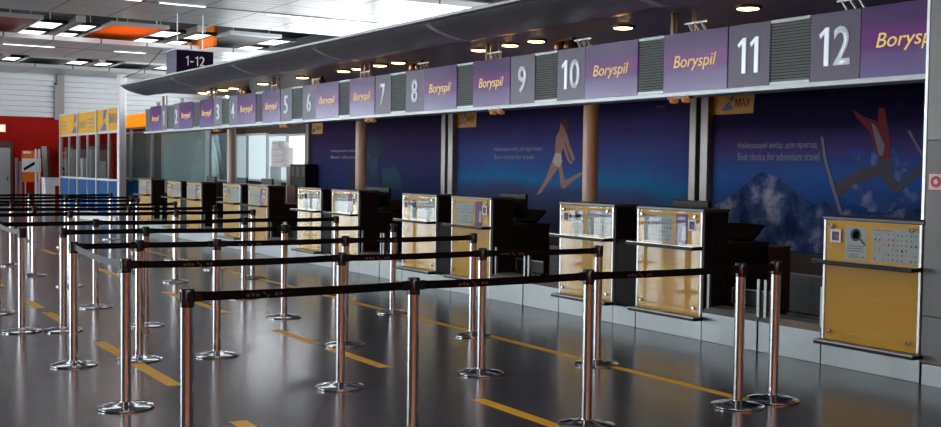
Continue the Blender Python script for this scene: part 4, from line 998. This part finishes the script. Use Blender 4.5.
# loose cable from the ceiling to the mast
mb = MB(); p = [Vector((-30.9, 9.1, ZC)), Vector((-30.95, 8.75, 4.4)), Vector((-30.85, 8.4, 4.15)), Vector((b4+0.24, YBo+0.02, 4.0))]
for i in range(3): mb.tube(p[i], p[i+1], 0.012, 6)
tag(mb.build('hanging_cable', 'black'), 'thin black cable hanging from the ceiling to the booth mast', 'cable')

# ================================================================== FLOOR TAPE
def tape(x0, x1, y, lab, w=0.085):
    mb = MB(); mb.prism([(x0, y-w/2, 0.0), (x0+0.0, y+w/2, 0.0), (x1, y+w/2, 0.0), (x1, y-w/2, 0.0)], (0, 0, 0.0015)); tag(mb.build('floor_tape', 'tape'), lab, 'tape', 'yellow tape on the floor')
tape(-21.5, -5.62, 5.86, 'long unbroken yellow tape line running along the counters', 0.085)
for a, c, lb in ((-6.54, -5.5, 'nearest dash of the middle line'), (-9.02, -7.95, 'second nearest dash of the middle line'), (-10.3, -9.3, 'third nearest dash of the middle line'), (-14.0, -11.75, 'fourth nearest dash of the middle line'), (-17.5, -16.1, 'fifth nearest dash of the middle line'), (-21.7, -20.6, 'sixth nearest dash of the middle line')):
    tape(a, c, 4.17, 'short yellow floor tape, %s' % lb, 0.1)
for a, c, lb in ((-6.7, -5.2, 'nearest dash of the left line'), (-10.3, -8.0, 'second nearest dash of the left line'), (-12.6, -11.75, 'third nearest dash of the left line'), (-13.7, -13.0, 'fourth nearest dash of the left line'), (-16.6, -15.5, 'fifth nearest dash of the left line')):
    tape(a, c, 2.46, 'short yellow floor tape, %s' % lb, 0.11)

# ================================================================== QUEUE POSTS AND BELTS
proto = None
def post(x, y, lab):
    global proto
    if proto is None:
        t = thing('queue_post', lab, 'queue post', (0, 0, 0), 'steel queue posts')
        mb = MB(); mb.lathe((0, 0, 0), [(0.178, 0.0), (0.184, 0.004), (0.184, 0.011), (0.175, 0.016), (0.12, 0.026), (0.06, 0.034), (0.046, 0.042)], 48); mb.build('base', 'steel', t, True)
        mb = MB(); mb.cyl((0, 0, 0.04), 0.0345, 0.87, 32); mb.build('pole', 'steel', t, True)
        mb = MB(); mb.lathe((0, 0, 0.905), [(0.035, 0), (0.0365, 0.002), (0.0365, 0.09), (0.034, 0.095), (0.012, 0.096)], 32); hd = mb.build('head', 'head', t, True)
        mb = MB(); mb.box(-0.012, 0.012, -0.039, 0.039, 0.93, 0.985, 0.002); mb.box(-0.039, 0.039, -0.012, 0.012, 0.93, 0.985, 0.002); mb.build('belt_slots', 'black', hd)
        proto = t; t.location = (x, y, 0); return t
    return dup(proto, (x, y, 0), lab)
nb = 0
def belt(p, q, lab, material='belt', marks=True, sag=0.012, twist=None):
    p, q = Vector((*p, 0)), Vector((*q, 0)); d = (q-p); Ln = d.length; d.normalize(); side = d.cross(Vector((0, 0, 1)))
    p2, q2 = p+d*0.045, q-d*0.045; pts = []
    for i in range(13):
        s = i/12; pts.append(p2.lerp(q2, s)+Vector((0, 0, 0.957-sag*4*s*(1-s)*max(0.2, Ln/1.6))))
    t = thing('queue_belt', lab, 'belt', tuple((p2+q2)/2+Vector((0, 0, 0.95))), 'queue belts')
    mb = MB(); mb.ribbon(pts, 0.0235, 0.004, side); mb.build('webbing', material, t)
    for e, sg in ((p2, 1), (q2, -1)):
        c = e+Vector((0, 0, 0.957)); mb = MB()
        mb.ribbon([c-d*sg*0.006, c+d*sg*0.03], 0.027, 0.014, side); mb.build('end_clip', 'black', t)
    if marks and Ln > 0.8:
        c = p2.lerp(q2, 0.22 if Ln < 1.25 else 0.3)
        mb = MB(); z = 0.953-sag*4*0.25*0.75
        for sgn in (1, -1):
            if sgn * side.dot(Vector((0, 0, 1))) > 1: continue
        nrm = side if side.x > 0 else -side
        o = c+nrm*0.0032+Vector((0, 0, z))
        for dx, dz, w, h in ((-0.10, 0.0, 0.02, 0.014), (-0.07, 0.002, 0.016, 0.016), (-0.045, -0.001, 0.018, 0.014), (0.06, 0.0, 0.018, 0.014), (0.085, 0.001, 0.018, 0.014)):
            mb.ribbon([o+d*dx+Vector((0, 0, dz)), o+d*(dx+w)+Vector((0, 0, dz))], h/2, 0.0012, side)
        u = Vector((0, 0, 1))
        mb.prism([o+d*-0.01+u*0.016, o+d*0.004+u*0.014, o+d*0.014+u*-0.002, o+d*0.004+u*0.0], nrm*0.001); mb.prism([o+d*0.018+u*-0.001, o+d*0.03+u*0.0, o+d*0.022+u*-0.016, o+d*0.014+u*-0.014], nrm*0.001)
        mb.build('printed_mark', 'beltprint', t)
ROWS = [
    ('front row', [(-5.5, 1.75), (-5.51, 3.07), (-5.53, 4.35), (-5.49, 5.65), (-5.51, 6.02)]),
    ('second row', [(-7.43, 1.95), (-7.38, 3.5), (-7.36, 4.72), (-7.26, 5.81)]),
    ('third row', [(-9.2, 2.0), (-9.2, 2.525), (-9.12, 3.16), (-9.13, 4.37), (-9.09, 5.72)]),
    ('fourth row', [(-11.16, 2.33), (-11.14, 3.12), (-11.12, 4.6), (-10.93, 5.82)]),
    ('fifth row', [(-12.75, 1.98), (-12.83, 3.03), (-12.95, 4.83), (-12.9, 6.04)]),
    ('sixth row', [(-15.1, 1.9), (-15.16, 3.25), (-15.15, 4.66), (-15.2, 5.8)]),
    ('seventh row', [(-16.8, 1.9), (-16.8, 3.1), (-16.72, 4.43), (-16.7, 5.75)]),
    ('eighth row', [(-18.6, 1.9), (-18.6, 3.1), (-18.6, 5.7)]),
    ('ninth row', [(-20.4, 2.4), (-20.4, 4.5), (-20.4, 5.56)]),
    ('tenth row', [(-22.3, 2.6), (-22.3, 4.7), (-22.3, 5.95)]),
    ('farthest row', [(-24.2, 2.8), (-24.2, 4.38), (-24.2, 6.03)])]
for rn, ps in ROWS:
    for i, (x, y) in enumerate(ps):
        pos = '%s from the left' % ordn[i] if i < len(ps)-1 else 'rightmost'
        post(x, y, 'steel queue post, %s in the %s from the camera' % (pos, rn))
    for i in range(len(ps)-1):
        belt(ps[i], ps[i+1], 'black queue belt in the %s, between its %s and %s posts from the left' % (rn, ordn[i], ordn[i+1]), marks=(rn in ('front row', 'second row', 'third row')), sag=0.006 if ps[i+1][1]-ps[i][1] < 1.4 else 0.01)
post(-11.27, 1.97, 'steel queue post standing alone just left of the fourth row of posts')
belt((-9.2, 2.0), (-7.43, 1.95), 'queue belt in a lit tone joining the left ends of the second and third rows', 'litbelt', False, 0.02)
belt((-12.75, 1.98), (-11.27, 1.97), 'queue belt in a lit tone at the left edge, reaching the lone queue post', 'litbelt', False, 0.02)

# ================================================================== LIGHT
w = bpy.data.worlds.new('world'); scene.world = w; w.use_nodes = True
w.node_tree.nodes['Background'].inputs[0].default_value = (0.75, 0.85, 1.0, 1); w.node_tree.nodes['Background'].inputs[1].default_value = 0.6
vs = scene.view_settings
scene.display_settings.display_device = 'sRGB'
vs.view_transform = 'Standard'; vs.look = 'None'; vs.gamma = 1.0; vs.use_curve_mapping = False; vs.exposure = 0.2
scene.cycles.max_bounces = 8; scene.cycles.glossy_bounces = 5; scene.cycles.diffuse_bounces = 3; scene.cycles.transparent_max_bounces = 8
scene.cycles.caustics_reflective = False; scene.cycles.caustics_refractive = False
scene.cycles.sample_clamp_indirect = 6.0
